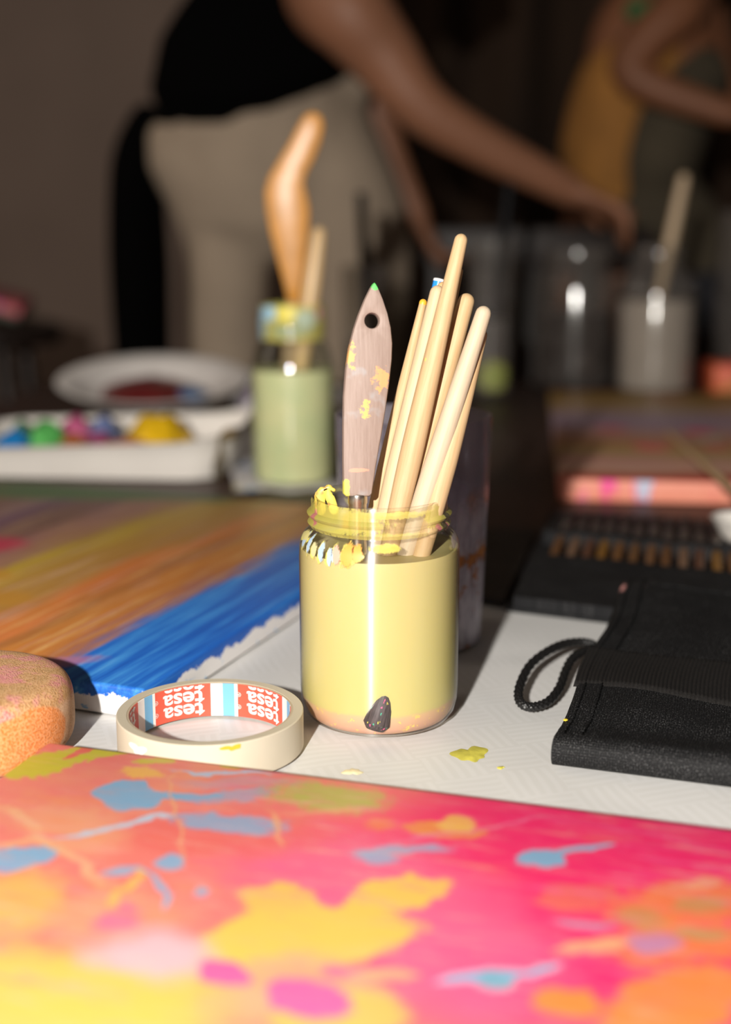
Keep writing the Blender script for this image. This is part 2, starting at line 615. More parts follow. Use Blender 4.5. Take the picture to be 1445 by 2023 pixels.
A0 = PZ(95, 1465, 0.0205).xy; AROT = R(-17.1); ATH = 0.018
def pink_canvas():
    t = NT('pink_abstract_painting')
    o = t.coord()
    P = lambda *a, **k: px_patch(A0, AROT, 0.0205, *a, **k)
    pt = [
        P((560, 1690), (1900, 1800), 330, HOT, 1, 0.35, 0.2),
        P((480, 1690), (1000, 1800), 95, PNK, 0.75, 0.5, 0.3),
        P((760, 1830), (1100, 1960), 120, PNK, 0.7, 0.5, 0.3),
        P((250, 1640), (620, 1660), 45, COR, 0.7, 0.4, 0.6),
        P((-160, 1930), (480, 2010), 120, YEL, 0.95, 0.35, 0.5),
        P((-60, 1790), (130, 1760), 70, YEL, 0.7, 0.4, 0.6),
        P((60, 1600), (240, 1680), 55, PEA, 0.75, 0.5, 0.9),
        P((150, 1840), (250, 1760), 60, PEA, 0.6, 0.5, 0.6),
        P((370, 1880), (840, 1815), 62, YEL, 1, 0.10, 0.4),
        P((700, 1790), (890, 1738), 32, YEL, 1, 0.12, 0.4),
        P((480, 1770), (640, 1800), 40, YEL, 0.9, 0.15, 0.4),
        P((430, 1960), (760, 1930), 70, PEA, 0.8, 0.25, 0.4),
        P((560, 2030), (820, 1990), 50, YEL, 0.8, 0.2, 0.4),
        P((195, 1860), (400, 1905), 52, LPK, 0.95, 0.5, 0.4),
        P((210, 1830), (260, 1790), 30, MAG, 0.7, 0.4, 0.4),
        P((395, 1900), (498, 1945), 27, MAG, 1, 0.10, 0.3),
        P((548, 1950), (700, 2010), 46, MAG, 1, 0.12, 0.3),
        P((660, 1910), (760, 1930), 20, PNK, 0.9, 0.2, 0.3),
        P((208, 1565), (335, 1592), 30, BLU, 1, 0.06, 0.25),
        P((300, 1572), (470, 1572), 8, BLU, 1, 0.15, 0.9),
        P((365, 1615), (560, 1640), 17, BLU, 0.85, 0.25, 1.6),
        P((420, 1580), (560, 1570), 13, BLU, 0.6, 0.3, 1.8),
        P((-20, 1712), (112, 1672), 17, BLU, 1, 0.15, 0.6),
        P((205, 1722), (300, 1712), 9, BLU, 0.9, 0.2, 0.9),
        P((330, 1705), (388, 1708), 21, BLU, 0.95, 0.15, 0.5),
        P((292, 1712), (335, 1800), 9, BLU, 0.9, 0.2, 0.5),
        P((395, 1770), (430, 1765), 9, BLU, 0.8, 0.3, 0.5),
        P((700, 1690), (900, 1674), 8, BLU, 0.8, 0.3, 0.9),
        P((712, 1698), (800, 1702), 12, BLU, 0.8, 0.3, 0.9),
        P((1033, 1693), (1140, 1700), 17, BLU, 1, 0.08, 0.2),
        P((1090, 1696), (1225, 1672), 8, BLU, 1, 0.15, 0.3),
        P((1090, 1812), (1205, 1834), 9, (0.55, 0.30, 0.45), 0.9, 0.3, 0.4),
        P((885, 1938), (1120, 1904), 13, BLU, 1, 0.10, 0.2),
        P((965, 1925), (1035, 1942), 18, (0.18, 0.42, 0.55), 1, 0.2, 0.2),
        P((560, 1565), (750, 1590), 30, GRN, 0.75, 0.4, 1.4),
        P((800, 1640), (975, 1648), 17, ORG, 0.95, 0.12, 0.6),
        P((880, 1625), (950, 1636), 20, YEL, 0.8, 0.2, 0.5),
        P((720, 1630), (790, 1640), 12, ORG, 0.6, 0.4, 0.9),
        P((1060, 1775), (1210, 1750), 24, COR, 0.9, 0.2, 0.7),
        P((1190, 1800), (1500, 1760), 45, ORG, 0.75, 0.3, 0.9),
        P((1210, 1880), (1500, 1840), 50, ORG, 0.75, 0.3, 0.9),
        P((1080, 1985), (1190, 1960), 28, ORG, 0.95, 0.1, 0.5),
        P((1190, 2030), (1480, 1930), 62, ORG, 0.9, 0.2, 0.7),
        P((1100, 1880), (1240, 1860), 14, PEA, 0.9, 0.2, 0.6),
        P((700, 1930), (850, 1925), 16, PEA, 0.9, 0.2, 0.4),
        P((1200, 1800), (1320, 1830), 24, OLV, 0.6, 0.5, 0.5),
        P((1330, 1790), (1445, 1775), 14, OLV, 0.6, 0.4, 0.5),
        P((1240, 1862), (1350, 1868), 20, VIO, 0.8, 0.35, 0.6),
        P((1340, 1850), (1440, 1840), 16, OLV, 0.8, 0.35, 0.5),
        P((1320, 1750), (1425, 1738), 7, PEA, 0.8, 0.3, 0.5),
        P((20, 1540), (140, 1490), 36, LEM, 1, 0.10, 1.1),
        P((60, 1508), (260, 1478), 17, LEM, 1, 0.10, 1.0),
        P((255, 1512), (350, 1510), 7, LEM, 0.9, 0.2, 1.8),
        P((455, 1512), (520, 1520), 5, LEM, 0.9, 0.2, 1.2),
        P((240, 1530), (330, 1545), 11, YEL, 0.8, 0.2, 2.0),
        P((140, 1500), (180, 1470), 6, COR, 0.95, 0.12, 0.9),
        P((398, 1500), (450, 1508), 4, BLU, 0.9, 0.2, 0.6),
        P((25, 1600), (215, 1745), 10, (0.92, 0.50, 0.27), 0.75, 0.25, 1.2, 'box'),
        P((-20, 1690), (100, 1648), 5, (0.92, 0.50, 0.27), 0.7, 0.3, 0.9, 'box'),
        P((220, 1790), (290, 1720), 7, YEL, 0.8, 0.3, 0.7, 'box'),
        P((125, 1650), (372, 1608), 4.5, (0.55, 0.66, 0.80), 1, 0.2, 0.5),
        P((352, 1528), (560, 1534), 3.0, (0.50, 0.62, 0.80), 0.95, 0.3, 0.4),
        P((380, 1548), (600, 1550), 9, (0.55, 0.40, 0.50), 0.5, 0.5, 0.8),
        P((353, 1530), (388, 1690), 3.5, PEA, 0.8, 0.3, 0.9, 'box'),
        P((538, 1610), (560, 1672), 5, PEA, 0.8, 0.3, 0.6, 'box'),
        P((560, 1612), (720, 1600), 5, PEA, 0.7, 0.4, 0.7),
        P((690, 1690), (1120, 1612), 3.5, PNK, 0.8, 0.4, 0.7),
        P((1150, 1620), (1450, 1690), 4, PNK, 0.5, 0.5, 0.5),
        P((1205, 1603), (1480, 1637), 5.5, (0.86, 0.60, 0.05), 1, 0.12, 0.25),
    ]
    base = t.ramp(t.noise(o, 18, 4, 0.6), [(0.3, (0.92, 0.19, 0.16)), (0.55, (0.92, 0.24, 0.20)), (0.75, (0.92, 0.34, 0.20))])
    c = paint_layers(t, o, base, pt, ((13, 0.030), (34, 0.014), (95, 0.006), (260, 0.0022)), 260)
    v = t.noise(t.mapping(o, rot=(0, 0, 0.6), scale=(1, 6, 1)), 30, 4, 0.7)
    c = t.mix(t.maprange(v, 0.50, 0.72, 0, 0.28), c, (0.97, 0.42, 0.40))
    for i, (rt, scl, colr, amt) in enumerate(((-0.5, 22, (0.96, 0.30, 0.12), 0.45), (0.9, 26, (0.97, 0.13, 0.33), 0.5), (0.2, 34, (0.97, 0.55, 0.42), 0.40))):
        sv = t.noise(t.mapping(o, (i * 1.7, i, 0), (0, 0, rt), (1, 7, 1)), scl, 5, 0.72)
        big = t.maprange(t.noise(t.mapping(o, (i * 3.3, 2, 0)), 9, 2), 0.45, 0.6)
        c = t.mix(t.math('MULTIPLY', t.maprange(sv, 0.54, 0.66, 0, amt), big), c, colr)
    wv = t.n('ShaderNodeTexWave', bands_direction='X'); wv.inputs['Scale'].default_value = 330; t.l(o, wv.inputs[0])
    wv2 = t.n('ShaderNodeTexWave', bands_direction='Y'); wv2.inputs['Scale'].default_value = 330; t.l(o, wv2.inputs[0])
    h = t.math('ADD', t.math('MULTIPLY', wv.outputs['Fac'], wv2.outputs['Fac']), t.math('MULTIPLY', t.noise(o, 60, 4), 2.0))
    return t.done(t.bsdf(c, 0.48, t.bump(h, 0.25, 0.0004)))
pc = obj('painted_canvas', canvas_mesh(0.42, 0.30, ATH), pink_canvas(), loc=(A0.x, A0.y, TZ + 0.0025), rot=(0, 0, AROT))
tag(pc, 'bright pink and orange abstract canvas with pale blue strokes, nearest the camera', 'canvas')

# left streaked canvas
B0 = PZ(285, 1362, 0.0205).xy; BROT = R(-21.2); BTH = 0.018
def streak_canvas():
    t = NT('streaked_rainbow_painting')
    o = t.coord()
    sx = t.n('ShaderNodeSeparateXYZ'); t.l(o, sx.inputs[0])
    long_ = t.mapping(o, scale=(1, 0.10, 1))
    wob = t.math('MULTIPLY', t.math('SUBTRACT', t.noise(long_, 30, 4, 0.7), 0.5), 0.085)
    slow = t.math('MULTIPLY', t.math('SUBTRACT', t.noise(o, 7, 2), 0.5), 0.03)
    # distance from the right edge (canvas spans local x -0.5..0), tilted a little as the strokes are
    d = t.math('ADD', t.math('ADD', t.math('MULTIPLY', sx.outputs[0], -1.0), wob), slow)
    d = t.math('SUBTRACT', d, t.math('MULTIPLY', sx.outputs[1], -0.05))
    f = t.math('DIVIDE', d, 0.5)
    c = t.ramp(f, [
        (0.000, (0.03, 0.20, 0.60)), (0.03, (0.015, 0.11, 0.50)), (0.06, (0.05, 0.24, 0.62)), (0.10, (0.012, 0.08, 0.40)),
        (0.135, (0.02, 0.13, 0.50)), (0.15, (0.20, 0.14, 0.24)), (0.17, (0.42, 0.15, 0.05)), (0.22, (0.55, 0.20, 0.04)),
        (0.26, (0.40, 0.15, 0.04)), (0.30, (0.66, 0.20, 0.05)), (0.34, (0.46, 0.22, 0.05)), (0.40, (0.50, 0.27, 0.05)),
        (0.45, (0.58, 0.38, 0.04)), (0.49, (0.40, 0.20, 0.08)), (0.54, (0.42, 0.20, 0.16)), (0.58, (0.22, 0.10, 0.08)),
        (0.63, (0.26, 0.13, 0.12)), (0.67, (0.17, 0.07, 0.14)), (0.72, (0.38, 0.22, 0.22)), (0.78, (0.25, 0.12, 0.10)),
        (0.86, (0.42, 0.22, 0.08)), (0.93, (0.30, 0.07, 0.12)), (1.0, (0.3, 0.15, 0.15))])
    st = t.noise(t.mapping(o, scale=(1, 0.05, 1)), 160, 4, 0.75)
    c = t.mix(t.maprange(st, 0.48, 0.75, 0, 0.7), c, (0.74, 0.46, 0.18), 'MIX')
    c = t.mix(t.maprange(t.noise(t.mapping(o, (9, 1, 0), scale=(1, 0.03, 1)), 240, 3, 0.7), 0.55, 0.7, 0, 0.5), c, (0.60, 0.36, 0.34))
    c = t.mix(t.maprange(t.noise(t.mapping(o, (5, 2, 0), scale=(1, 0.04, 1)), 90, 4, 0.7), 0.56, 0.72, 0, 0.5), c, (0.25, 0.10, 0.16))
    # paint laid in blue over the right band again, keeping it clean of the ochre streaks
    bluemask = t.maprange(d, 0.070, 0.078, 1, 0)
    bst = t.ramp(t.noise(t.mapping(o, scale=(1, 0.04, 1)), 130, 4, 0.7), [(0.3, (0.008, 0.065, 0.36)), (0.48, (0.015, 0.13, 0.52)), (0.64, (0.05, 0.26, 0.66)), (0.75, (0.22, 0.48, 0.78))])
    c = t.mix(bluemask, c, bst)
    P = lambda *a, **k: px_patch(B0, BROT, 0.0205, *a, **k)
    c = paint_layers(t, o, c, [
        P((-60, 1085), (30, 1065), 18, (0.70, 0.03, 0.10), 0.75, 0.5, 1.2),
        P((-40, 1140), (25, 1130), 14, (0.60, 0.30, 0.04), 0.8, 0.3, 0.8),
        P((-30, 1190), (60, 1175), 16, (0.55, 0.25, 0.03), 0.7, 0.4, 0.8),
        P((10, 1322), (190, 1300), 10, (0.40, 0.16, 0.24), 0.8, 0.4, 0.8),
        P((-100, 968), (480, 976), 16, (0.10, 0.22, 0.06), 1.0, 0.3, 0.5),
    ], ((12, 0.012),), 120)
    # far edge band
    far = t.maprange(sx.outputs[1], 0.440, 0.462, 0, 0.9)
    left = t.maprange(sx.outputs[0], -0.16, -0.20, 0, 1)
    c = t.mix(t.math('MULTIPLY', far, left), c, (0.085, 0.17, 0.055))
    # unpainted white sides under a ragged edge of blue
    rag = t.math('ADD', sx.outputs[2], t.math('MULTIPLY', t.math('SUBTRACT', t.noise(o, 55, 5, 0.7), 0.5), 0.020))
    side = t.maprange(rag, 0.0105, 0.0115, 1, 0)
    c = t.mix(side, c, t.ramp(t.noise(t.mapping(o, scale=(1, 1, 3)), 70, 4, 0.7), [(0.40, (0.80, 0.77, 0.75)), (0.62, (0.80, 0.77, 0.75)), (0.68, (0.12, 0.42, 0.75))]))
    h = t.noise(t.mapping(o, scale=(1, 0.1, 1)), 220, 4, 0.7)
    return t.done(t.bsdf(c, 0.42, t.bump(h, 0.3, 0.0006)))
bmx = box_bm(0.5, 0.475, BTH, 0.0022, 3, (-0.25, 0.2375, BTH / 2))
bcv = obj('painted_canvas', bm_mesh('canvas', bmx, 60), streak_canvas(), loc=(B0.x, B0.y, TZ + 0.0025), rot=(0, 0, BROT))
tag(bcv, 'canvas with long brown, ochre and blue streaks, left of the yellow jar', 'canvas')

# right rear canvas
C0 = Vector((0.190, 1.262)); CROT = R(-7); CTH = 0.022
def rear_canvas():
    t = NT('banded_red_painting')
    o = t.coord()
    sx = t.n('ShaderNodeSeparateXYZ'); t.l(o, sx.inputs[0])
    v = t.math('ADD', sx.outputs[1], t.math('MULTIPLY', t.math('SUBTRACT', t.noise(t.mapping(o, scale=(0.35, 1, 1)), 16, 3, 0.6), 0.5), 0.10))
    c = t.ramp(t.math('DIVIDE', v, 0.72), [
        (0.0, (0.42, 0.07, 0.05)), (0.05, (0.36, 0.06, 0.04)), (0.10, (0.50, 0.32, 0.22)), (0.15, (0.52, 0.24, 0.20)), (0.20, (0.42, 0.28, 0.14)),
        (0.28, (0.40, 0.22, 0.08)), (0.36, (0.42, 0.18, 0.12)), (0.45, (0.44, 0.26, 0.22)), (0.55, (0.34, 0.24, 0.36)), (0.66, (0.46, 0.32, 0.30)),
        (0.78, (0.46, 0.28, 0.10)), (0.88, (0.44, 0.27, 0.03)), (1.0, (0.35, 0.14, 0.04))])
    P = lambda *a, **k: px_patch(C0, CROT, CTH, *a, **k)
    c = paint_layers(t, o, c, [
        P((1260, 888), (1310, 884), 8, (0.75, 0.10, 0.14), 0.9, 0.4, 0.5),
        P((1370, 857), (1400, 852), 8, (0.75, 0.04, 0.14), 0.9, 0.4, 0.5),
        P((1395, 888), (1430, 884), 7, (0.65, 0.08, 0.12), 0.8, 0.4, 0.5),
        P((1180, 850), (1230, 845), 6, (0.65, 0.08, 0.12), 0.7, 0.4, 0.5),
        P((1380, 872), (1420, 866), 6, (0.36, 0.45, 0.33), 0.8, 0.4, 0.5),
        P((1290, 790), (1340, 786), 8, (0.60, 0.20, 0.10), 0.8, 0.4, 0.5),
    ], ((9, 0.02),), 100)
    # painted front side: salmon with pink and pale blue
    geo = t.n('ShaderNodeNewGeometry')
    sn = t.maprange(sx.outputs[1], 0.003, 0.0032, 1, 0, False)
    nz = t.noise(t.mapping(o, (3, 0, 0), scale=(1, 0.1, 0.4)), 30, 3, 0.6)
    side = t.ramp(nz, [(0.30, (0.85, 0.05, 0.28)), (0.40, (0.80, 0.26, 0.17)), (0.56, (0.82, 0.30, 0.20)), (0.60, (0.82, 0.18, 0.22)), (0.66, (0.50, 0.52, 0.66))])
    c = t.mix(sn, c, side)
    return t.done(t.bsdf(c, 0.5, t.bump(t.noise(o, 90, 4), 0.4, 0.001)))
ccv = obj('painted_canvas', bm_mesh('canvas', box_bm(0.52, 0.72, CTH, 0.0022, 3, (0.26, 0.36, CTH / 2)), 60), rear_canvas(), loc=(C0.x, C0.y, TZ + 0.001), rot=(0, 0, CROT))
tag(ccv, 'salmon edged canvas with mauve and olive bands behind the open brush case', 'canvas')

def far_canvas():
    t = NT('red_and_lime_painting')
    o = t.coord()
    c = t.ramp(t.noise(o, 14, 3), [(0.36, (0.50, 0.42, 0.10)), (0.46, (0.75, 0.16, 0.05)), (0.62, (0.85, 0.10, 0.06)), (0.75, (0.80, 0.30, 0.06))])
    return t.done(t.bsdf(c, 0.5))
fcv = obj('painted_canvas', bm_mesh('canvas', box_bm(0.24, 0.09, 0.052, 0.004, 2, (0.12, 0.045, 0.026)), 60), far_canvas(), loc=(0.545, 2.045, TZ + 0.001), rot=(0, 0, R(-2)))
tag(fcv, 'small thick orange red canvas block at the far right of the table', 'canvas')

# ================================================================== JAR OF YELLOW PAINT WATER
JX, JY = 0.0074, 0.681
JB = TZ + 0.0032
jar = thing('glass_jar', 'glass jar of milky yellow paint water holding brushes, in sharp focus at centre', 'jar', (JX, JY, JB))
outer = [(0.0, 0.0015), (0.030, 0.0010), (0.034, 0.0), (0.0385, 0.0018), (0.0412, 0.0055), (0.0425, 0.011), (0.0429, 0.018), (0.0430, 0.050), (0.0430, 0.090), (0.0428, 0.0955),
         (0.0420, 0.0995), (0.0402, 0.1028), (0.0380, 0.1048), (0.0366, 0.1060), (0.0364, 0.1070), (0.0372, 0.1078), (0.0381, 0.1088), (0.0372, 0.1098), (0.0365, 0.1106),
         (0.0366, 0.1118), (0.0380, 0.1130), (0.0384, 0.1140), (0.0374, 0.1150), (0.0362, 0.1158), (0.0360, 0.1185), (0.0362, 0.1205), (0.0357, 0.1222), (0.0348, 0.1228)]
inner = [(0.0338, 0.1222), (0.0333, 0.1205), (0.0333, 0.1075), (0.0345, 0.1050), (0.0375, 0.1025), (0.0395, 0.0990), (0.0404, 0.0950), (0.0408, 0.0900), (0.0408, 0.018), (0.0400, 0.011), (0.0380, 0.0075), (0.034, 0.0055), (0.0, 0.0050)]

def jar_glass_mat():
    t = NT('jar_glass')
    lw = t.n('ShaderNodeLayerWeight'); lw.inputs['Blend'].default_value = 0.35
    c = t.mix(t.math('POWER', lw.outputs['Facing'], 2.6), (0.985, 0.985, 0.97), (0.60, 0.62, 0.50))
    tr = t.n('ShaderNodeBsdfTransparent'); t.l(c, tr.inputs[0])
    gl = t.n('ShaderNodeBsdfGlossy')
    tg = t.n('ShaderNodeTangent', direction_type='RADIAL', axis='Z')
    t.l(tg.outputs[0], gl.inputs['Tangent'])
    gl.inputs['Roughness'].default_value = 0.30
    gl.inputs['Anisotropy'].default_value = 0.70
    mx = t.n('ShaderNodeMixShader')
    t.l(t.schlick(1.0, 0.075), mx.inputs[0])
    t.l(tr.outputs[0], mx.inputs[1]); t.l(gl.outputs[0], mx.inputs[2])
    return t.done(mx.outputs[0])
obj('glass', lathe('jar_glass', outer + inner, 96), jar_glass_mat(), jar)

def liquid_mat():
    t = NT('yellow_paint_water')
    o = t.coord()
    sx = t.n('ShaderNodeSeparateXYZ'); t.l(o, sx.inputs[0])
    z = t.math('ADD', sx.outputs[2], t.math('MULTIPLY', t.math('SUBTRACT', t.noise(o, 60, 3), 0.5), 0.004))
    c = t.ramp(t.math('DIVIDE', z, 0.1), [(0.06, (0.64, 0.35, 0.24)), (0.13, (0.65, 0.41, 0.24)), (0.15, (0.58, 0.495, 0.19)), (0.35, (0.58, 0.505, 0.20)), (1.0, (0.585, 0.495, 0.215))])
    fl = t.noise(t.mapping(o, (1, 4, 2)), 260, 4, 0.7)
    low = t.maprange(sx.outputs[2], 0.016, 0.010, 0, 1)
    c = t.mix(t.math('MULTIPLY', t.maprange(fl, 0.58, 0.66), low), c, (0.85, 0.62, 0.14))
    return t.done(t.bsdf(c, 0.45, None, Subsurface_Weight=0.25, Subsurface_Radius=(0.004, 0.003, 0.001), Subsurface_Scale=1.0))
liq = [(0.0, 0.0026), (0.030, 0.0022), (0.034, 0.0014), (0.0379, 0.0030), (0.0404, 0.0065), (0.0418, 0.0115), (0.0423, 0.018), (0.0424, 0.050), (0.0424, 0.090), (0.0422, 0.0948), (0.0421, 0.0956), (0.0405, 0.0951), (0.0, 0.0949)]
obj('paint_water', lathe('paint_water', liq, 96), liquid_mat(), jar)

def film_mat(name, patches, base_alpha=0.0, distort=((30, 0.01),)):
    """dried paint smears on the glass: where paint sits it is opaque, elsewhere bare"""
    t = NT(name)
    uv = t.coord('UV')
    v = t.mapping(uv, scale=(0.25, 1, 1))
    col = paint_layers(t, v, (0.78, 0.70, 0.16), [(cx * 0.25, cy, 0, rx * 0.25, ry, c, 1, 0.2, 0.8, 'ell') for cx, cy, rx, ry, c, a in patches], distort, 250)
    nz = t.noise(t.mapping(uv, scale=(0.25, 0.6, 1)), 300, 5, 0.75)
    mask = base_alpha
    m = None
    for cx, cy, rx, ry, c, a in patches:
        q = t.mapping(v, (cx * 0.25, cy, 0), (0, 0, 0), (rx * 0.25, ry, 1), 'TEXTURE')
        d = t.math('ADD', t.vmath('LENGTH', t.vmath('MULTIPLY', q, (1, 1, 0))), t.math('MULTIPLY', t.math('SUBTRACT', nz, 0.5), 2.2))
        f = t.maprange(d, 0.8, 1.2, a, 0)
        m = f if m is None else t.math('MAXIMUM', m, f)
    m = t.math('MAXIMUM', m, base_alpha) if base_alpha else m
    tr = t.n('ShaderNodeBsdfTransparent')
    mx = t.n('ShaderNodeMixShader')
    t.l(m, mx.inputs[0]); t.l(tr.outputs[0], mx.inputs[1]); t.l(t.bsdf(col, 0.45), mx.inputs[2])
    return t.done(mx.outputs[0])
Yp = (0.78, 0.70, 0.13); Bp = (0.42, 0.56, 0.70); Op = (0.88, 0.36, 0.07); Kp = (0.85, 0.28, 0.28)
# angle u: 0 = far side, 0.5 = towards camera, 0.75 = left (sin negative), 0.25 = right
neck_film = [(0.62, 0.115, 0.13, 0.009, Yp, 0.75), (0.72, 0.112, 0.06, 0.010, Yp, 0.7), (0.36, 0.116, 0.035, 0.006, Yp, 0.85), (0.50, 0.119, 0.14, 0.002, Yp, 0.8),
             (0.50, 0.108, 0.12, 0.0022, Yp, 0.6), (0.68, 0.1125, 0.009, 0.004, Kp, 0.7), (0.345, 0.110, 0.012, 0.0022, Kp, 0.8), (0.30, 0.1095, 0.008, 0.002, Kp, 0.8), (0.28, 0.115, 0.02, 0.004, Yp, 0.5), (0.9, 0.114, 0.15, 0.006, Yp, 0.5), (0.1, 0.114, 0.15, 0.006, Yp, 0.5)]
obj('paint_smear', lathe('neck_smear', [(0.0368, 0.1066), (0.0374, 0.1077), (0.0383, 0.1088), (0.0374, 0.1099), (0.0367, 0.1106), (0.0368, 0.1117), (0.0382, 0.1130), (0.0386, 0.1140), (0.0376, 0.1151), (0.0364, 0.1158), (0.0362, 0.1185), (0.0364, 0.1205), (0.0358, 0.1223)], 96), film_mat('yellow_neck_smear', [(a_, b_, c__, d__, e_, f_ * 0.55) for a_, b_, c__, d__, e_, f_ in neck_film], 0.05), jar)
sh_film = [(0.700, 0.1010, 0.010, 0.0045, Bp, 0.85), (0.672, 0.1000, 0.007, 0.0050, Bp, 0.9), (0.650, 0.0985, 0.009, 0.0045, (0.70, 0.64, 0.34), 0.8), (0.628, 0.0980, 0.008, 0.0055, Bp, 0.9), (0.606, 0.0965, 0.008, 0.0050, Bp, 0.9), (0.590, 0.0985, 0.010, 0.0050, (0.80, 0.42, 0.32), 0.9), (0.565, 0.0990, 0.016, 0.0055, Op, 1.0), (0.545, 0.1005, 0.012, 0.0040, Op, 1.0), (0.715, 0.1025, 0.03, 0.0025, (0.70, 0.62, 0.25), 0.8), (0.49, 0.1030, 0.03, 0.002, Yp, 0.6), (0.80, 0.100, 0.05, 0.003, (0.6, 0.6, 0.5), 0.4), (0.28, 0.1, 0.05, 0.004, (0.6, 0.5, 0.5), 0.35)]
obj('paint_smear', lathe('shoulder_smear', [(0.0432, 0.0925), (0.0430, 0.0955), (0.0422, 0.0995), (0.0404, 0.1029), (0.0382, 0.1049), (0.0368, 0.1061)], 96), film_mat('blue_orange_shoulder_smear', sh_film), jar)

# ------------------------------------------------------------------ brushes in the jar
def align(loc, direction):
    return Matrix.Translation(loc) @ Vector(direction).to_track_quat('Z', 'Y').to_matrix().to_4x4()

def brush(label, top, bottom, r_end, r_belly, group, handle_mat=None, belly=0.45, flat=1.0, tip_col=None, name='paintbrush', br=0.0048, brl=0.03, fer=0.028, fer_r=None, bris_mat=None, splay=False):
    """a round brush standing bristles down: local z runs from the bristle tip up to the handle end"""
    top, bottom = Vector(top), Vector(bottom)
    L = (top - bottom).length
    b = thing(name, label, 'paintbrush', group=group)
    b.matrix_world = align(bottom, top - bottom)
    h0 = brl + fer
    n = 22
    prof = [(0.0, h0)]
    fr_ = fer_r or r_belly * 0.62
    for i in range(n + 1):
        t = i / n
        if t < belly:
            k = math.sin(t / belly * math.pi / 2)
            r = fr_ * 0.9 + (r_belly - fr_ * 0.9) * k
        else:
            k = (t - belly) / (1 - belly)
            r = r_belly + (r_end - r_belly) * (k ** 1.3)
        prof.append((r, h0 + (L - h0 - r_end) * t))
    for k in (0.35, 0.7, 1.0, 1.3, 1.5):
        prof.append((r_end * math.cos(k), L - r_end + r_end * math.sin(k)))
    prof.append((0.0, L))
    o = obj('handle', lathe('handle', prof, 20, smooth=50), handle_mat or M_handle, b)
    o.scale = (1, flat, 1)
    obj('ferrule', lathe('ferrule', [(br * 0.95, brl - 0.002), (br, brl), (fr_, h0 - 0.012), (fr_ * 1.06, h0 - 0.0105), (fr_, h0 - 0.009), (fr_ * 1.06, h0 - 0.0055), (fr_, h0 - 0.004), (fr_, h0 + 0.003), (0, h0 + 0.0031)], 20), M_steel, b)
    if splay:
        sp_ = [(0.0, 0.0), (br * 0.8, 0.0006), (br * 1.25, 0.004), (br * 1.15, brl * 0.35), (br * 0.9, brl * 0.7), (br * 0.75, brl + 0.002)]
    obj('bristles', lathe('bristles', sp_ if splay else [(0.0, 0.0), (br * 0.25, 0.001), (br * 0.7, brl * 0.25), (br * 1.12, brl * 0.6), (br * 0.93, brl + 0.002)], 20, smooth=60), bris_mat or M_bristle, b)
    if tip_col:
        obj('dipped_end', lathe('dipped_end', [(r_end * 1.03, L - r_end * 1.5), (r_end * 1.04, L - r_end)] + [(r_end * 1.04 * math.cos(k), L - r_end + r_end * 1.04 * math.sin(k)) for k in (0.35, 0.7, 1.0, 1.3, 1.56)], 20), tip_col, b)
    return b

def line_to_z(top, mid, z):
    d = mid - top
    t = (z - top.z) / d.z
    return top + d * t

G = 'brushes standing in the yellow jar'
M_ochre_tip = plain('ochre_tip', (0.85, 0.42, 0.04), 0.4)
M_brown_wood = wood_mat('brown_birch', (0.55, 0.30, 0.13), (0.68, 0.42, 0.2), 0.4)  # browner, more saturated wood for two rear handles
M_handle_spot = wood_mat('birch_with_paint', (0.50, 0.325, 0.16), (0.59, 0.41, 0.225), 0.6, flecks=[((0.85, 0.70, 0.08), 45, 0.66), ((0.85, 0.35, 0.45), 60, 0.72)])
M_handle_pspot = wood_mat('bleached_birch_with_paint', (0.55, 0.39, 0.23), (0.62, 0.47, 0.29), 0.6, flecks=[((0.85, 0.70, 0.08), 50, 0.68)])
def jb(label, tp, mp, yt, ym, re, rb, mat=None, **kw):
    top, mid = PY(*tp, yt), PY(*mp, ym)
    bot = line_to_z(top, mid, JB + 0.0095)
    d = Vector((bot.x - JX, bot.y - JY))
    if d.length > 0.033:
        d *= 0.033 / d.length
        bot = Vector((JX + d.x, JY + d.y, bot.z))
    return brush(label, top, bot, re, rb, G, mat, **kw)
t = NT('bristle_with_paint_specks')
o_ = t.coord()
c_ = t.ramp(t.noise(t.mapping(o_, scale=(5, 5, 0.4)), 260, 3), [(0.3, (0.03, 0.022, 0.022)), (0.7, (0.10, 0.075, 0.075))])
for i_, cc_ in enumerate(((0.75, 0.10, 0.25), (0.70, 0.60, 0.08), (0.05, 0.40, 0.25))):
    c_ = t.mix(t.maprange(t.noise(t.mapping(o_, (i_ * 2.1, 0, i_), scale=(1, 1, 0.5)), 420, 2), 0.66, 0.70), c_, cc_)
M_spk = t.done(t.bsdf(c_, 0.6))
jb('tallest pale wooden brush handle in the yellow jar', (914, 462), (771, 1010), 0.684, 0.657, 0.0034, 0.0060, M_handle_spot)
jb('thin leftmost wooden handle in the yellow jar, with an orange dipped end', (838, 591), (728, 1010), 0.698, 0.677, 0.0020, 0.0041, M_handle, tip_col=M_ochre_tip)
jb('thick pale brush handle just left of the tallest one in the yellow jar', (868, 564), (744, 1010), 0.692, 0.666, 0.0040, 0.0055, M_handle_pspot)
jb('blunt ended brush handle between the tallest and the whitest handle in the yellow jar', (926, 580), (797, 1010), 0.696, 0.669, 0.0044, 0.0057, M_handle)
jb('palest, almost white brush handle at the front right of the yellow jar', (960, 605), (821, 1008), 0.682, 0.660, 0.0041, 0.0058, M_handle_pale)
brush('rightmost brush in the yellow jar, half shaded, its dark bristles showing through the glass', PY(954, 650, 0.687), PY(740, 1444, 0.6402), 0.0033, 0.0056, G, M_handle_spot, br=0.0058, brl=0.036, belly=0.55, splay=True, bris_mat=M_spk)
jb('slim brush handle mostly hidden behind the right edge of the tallest one', (911, 530), (807, 1000), 0.716, 0.692, 0.0016, 0.0032, M_brown_wood)
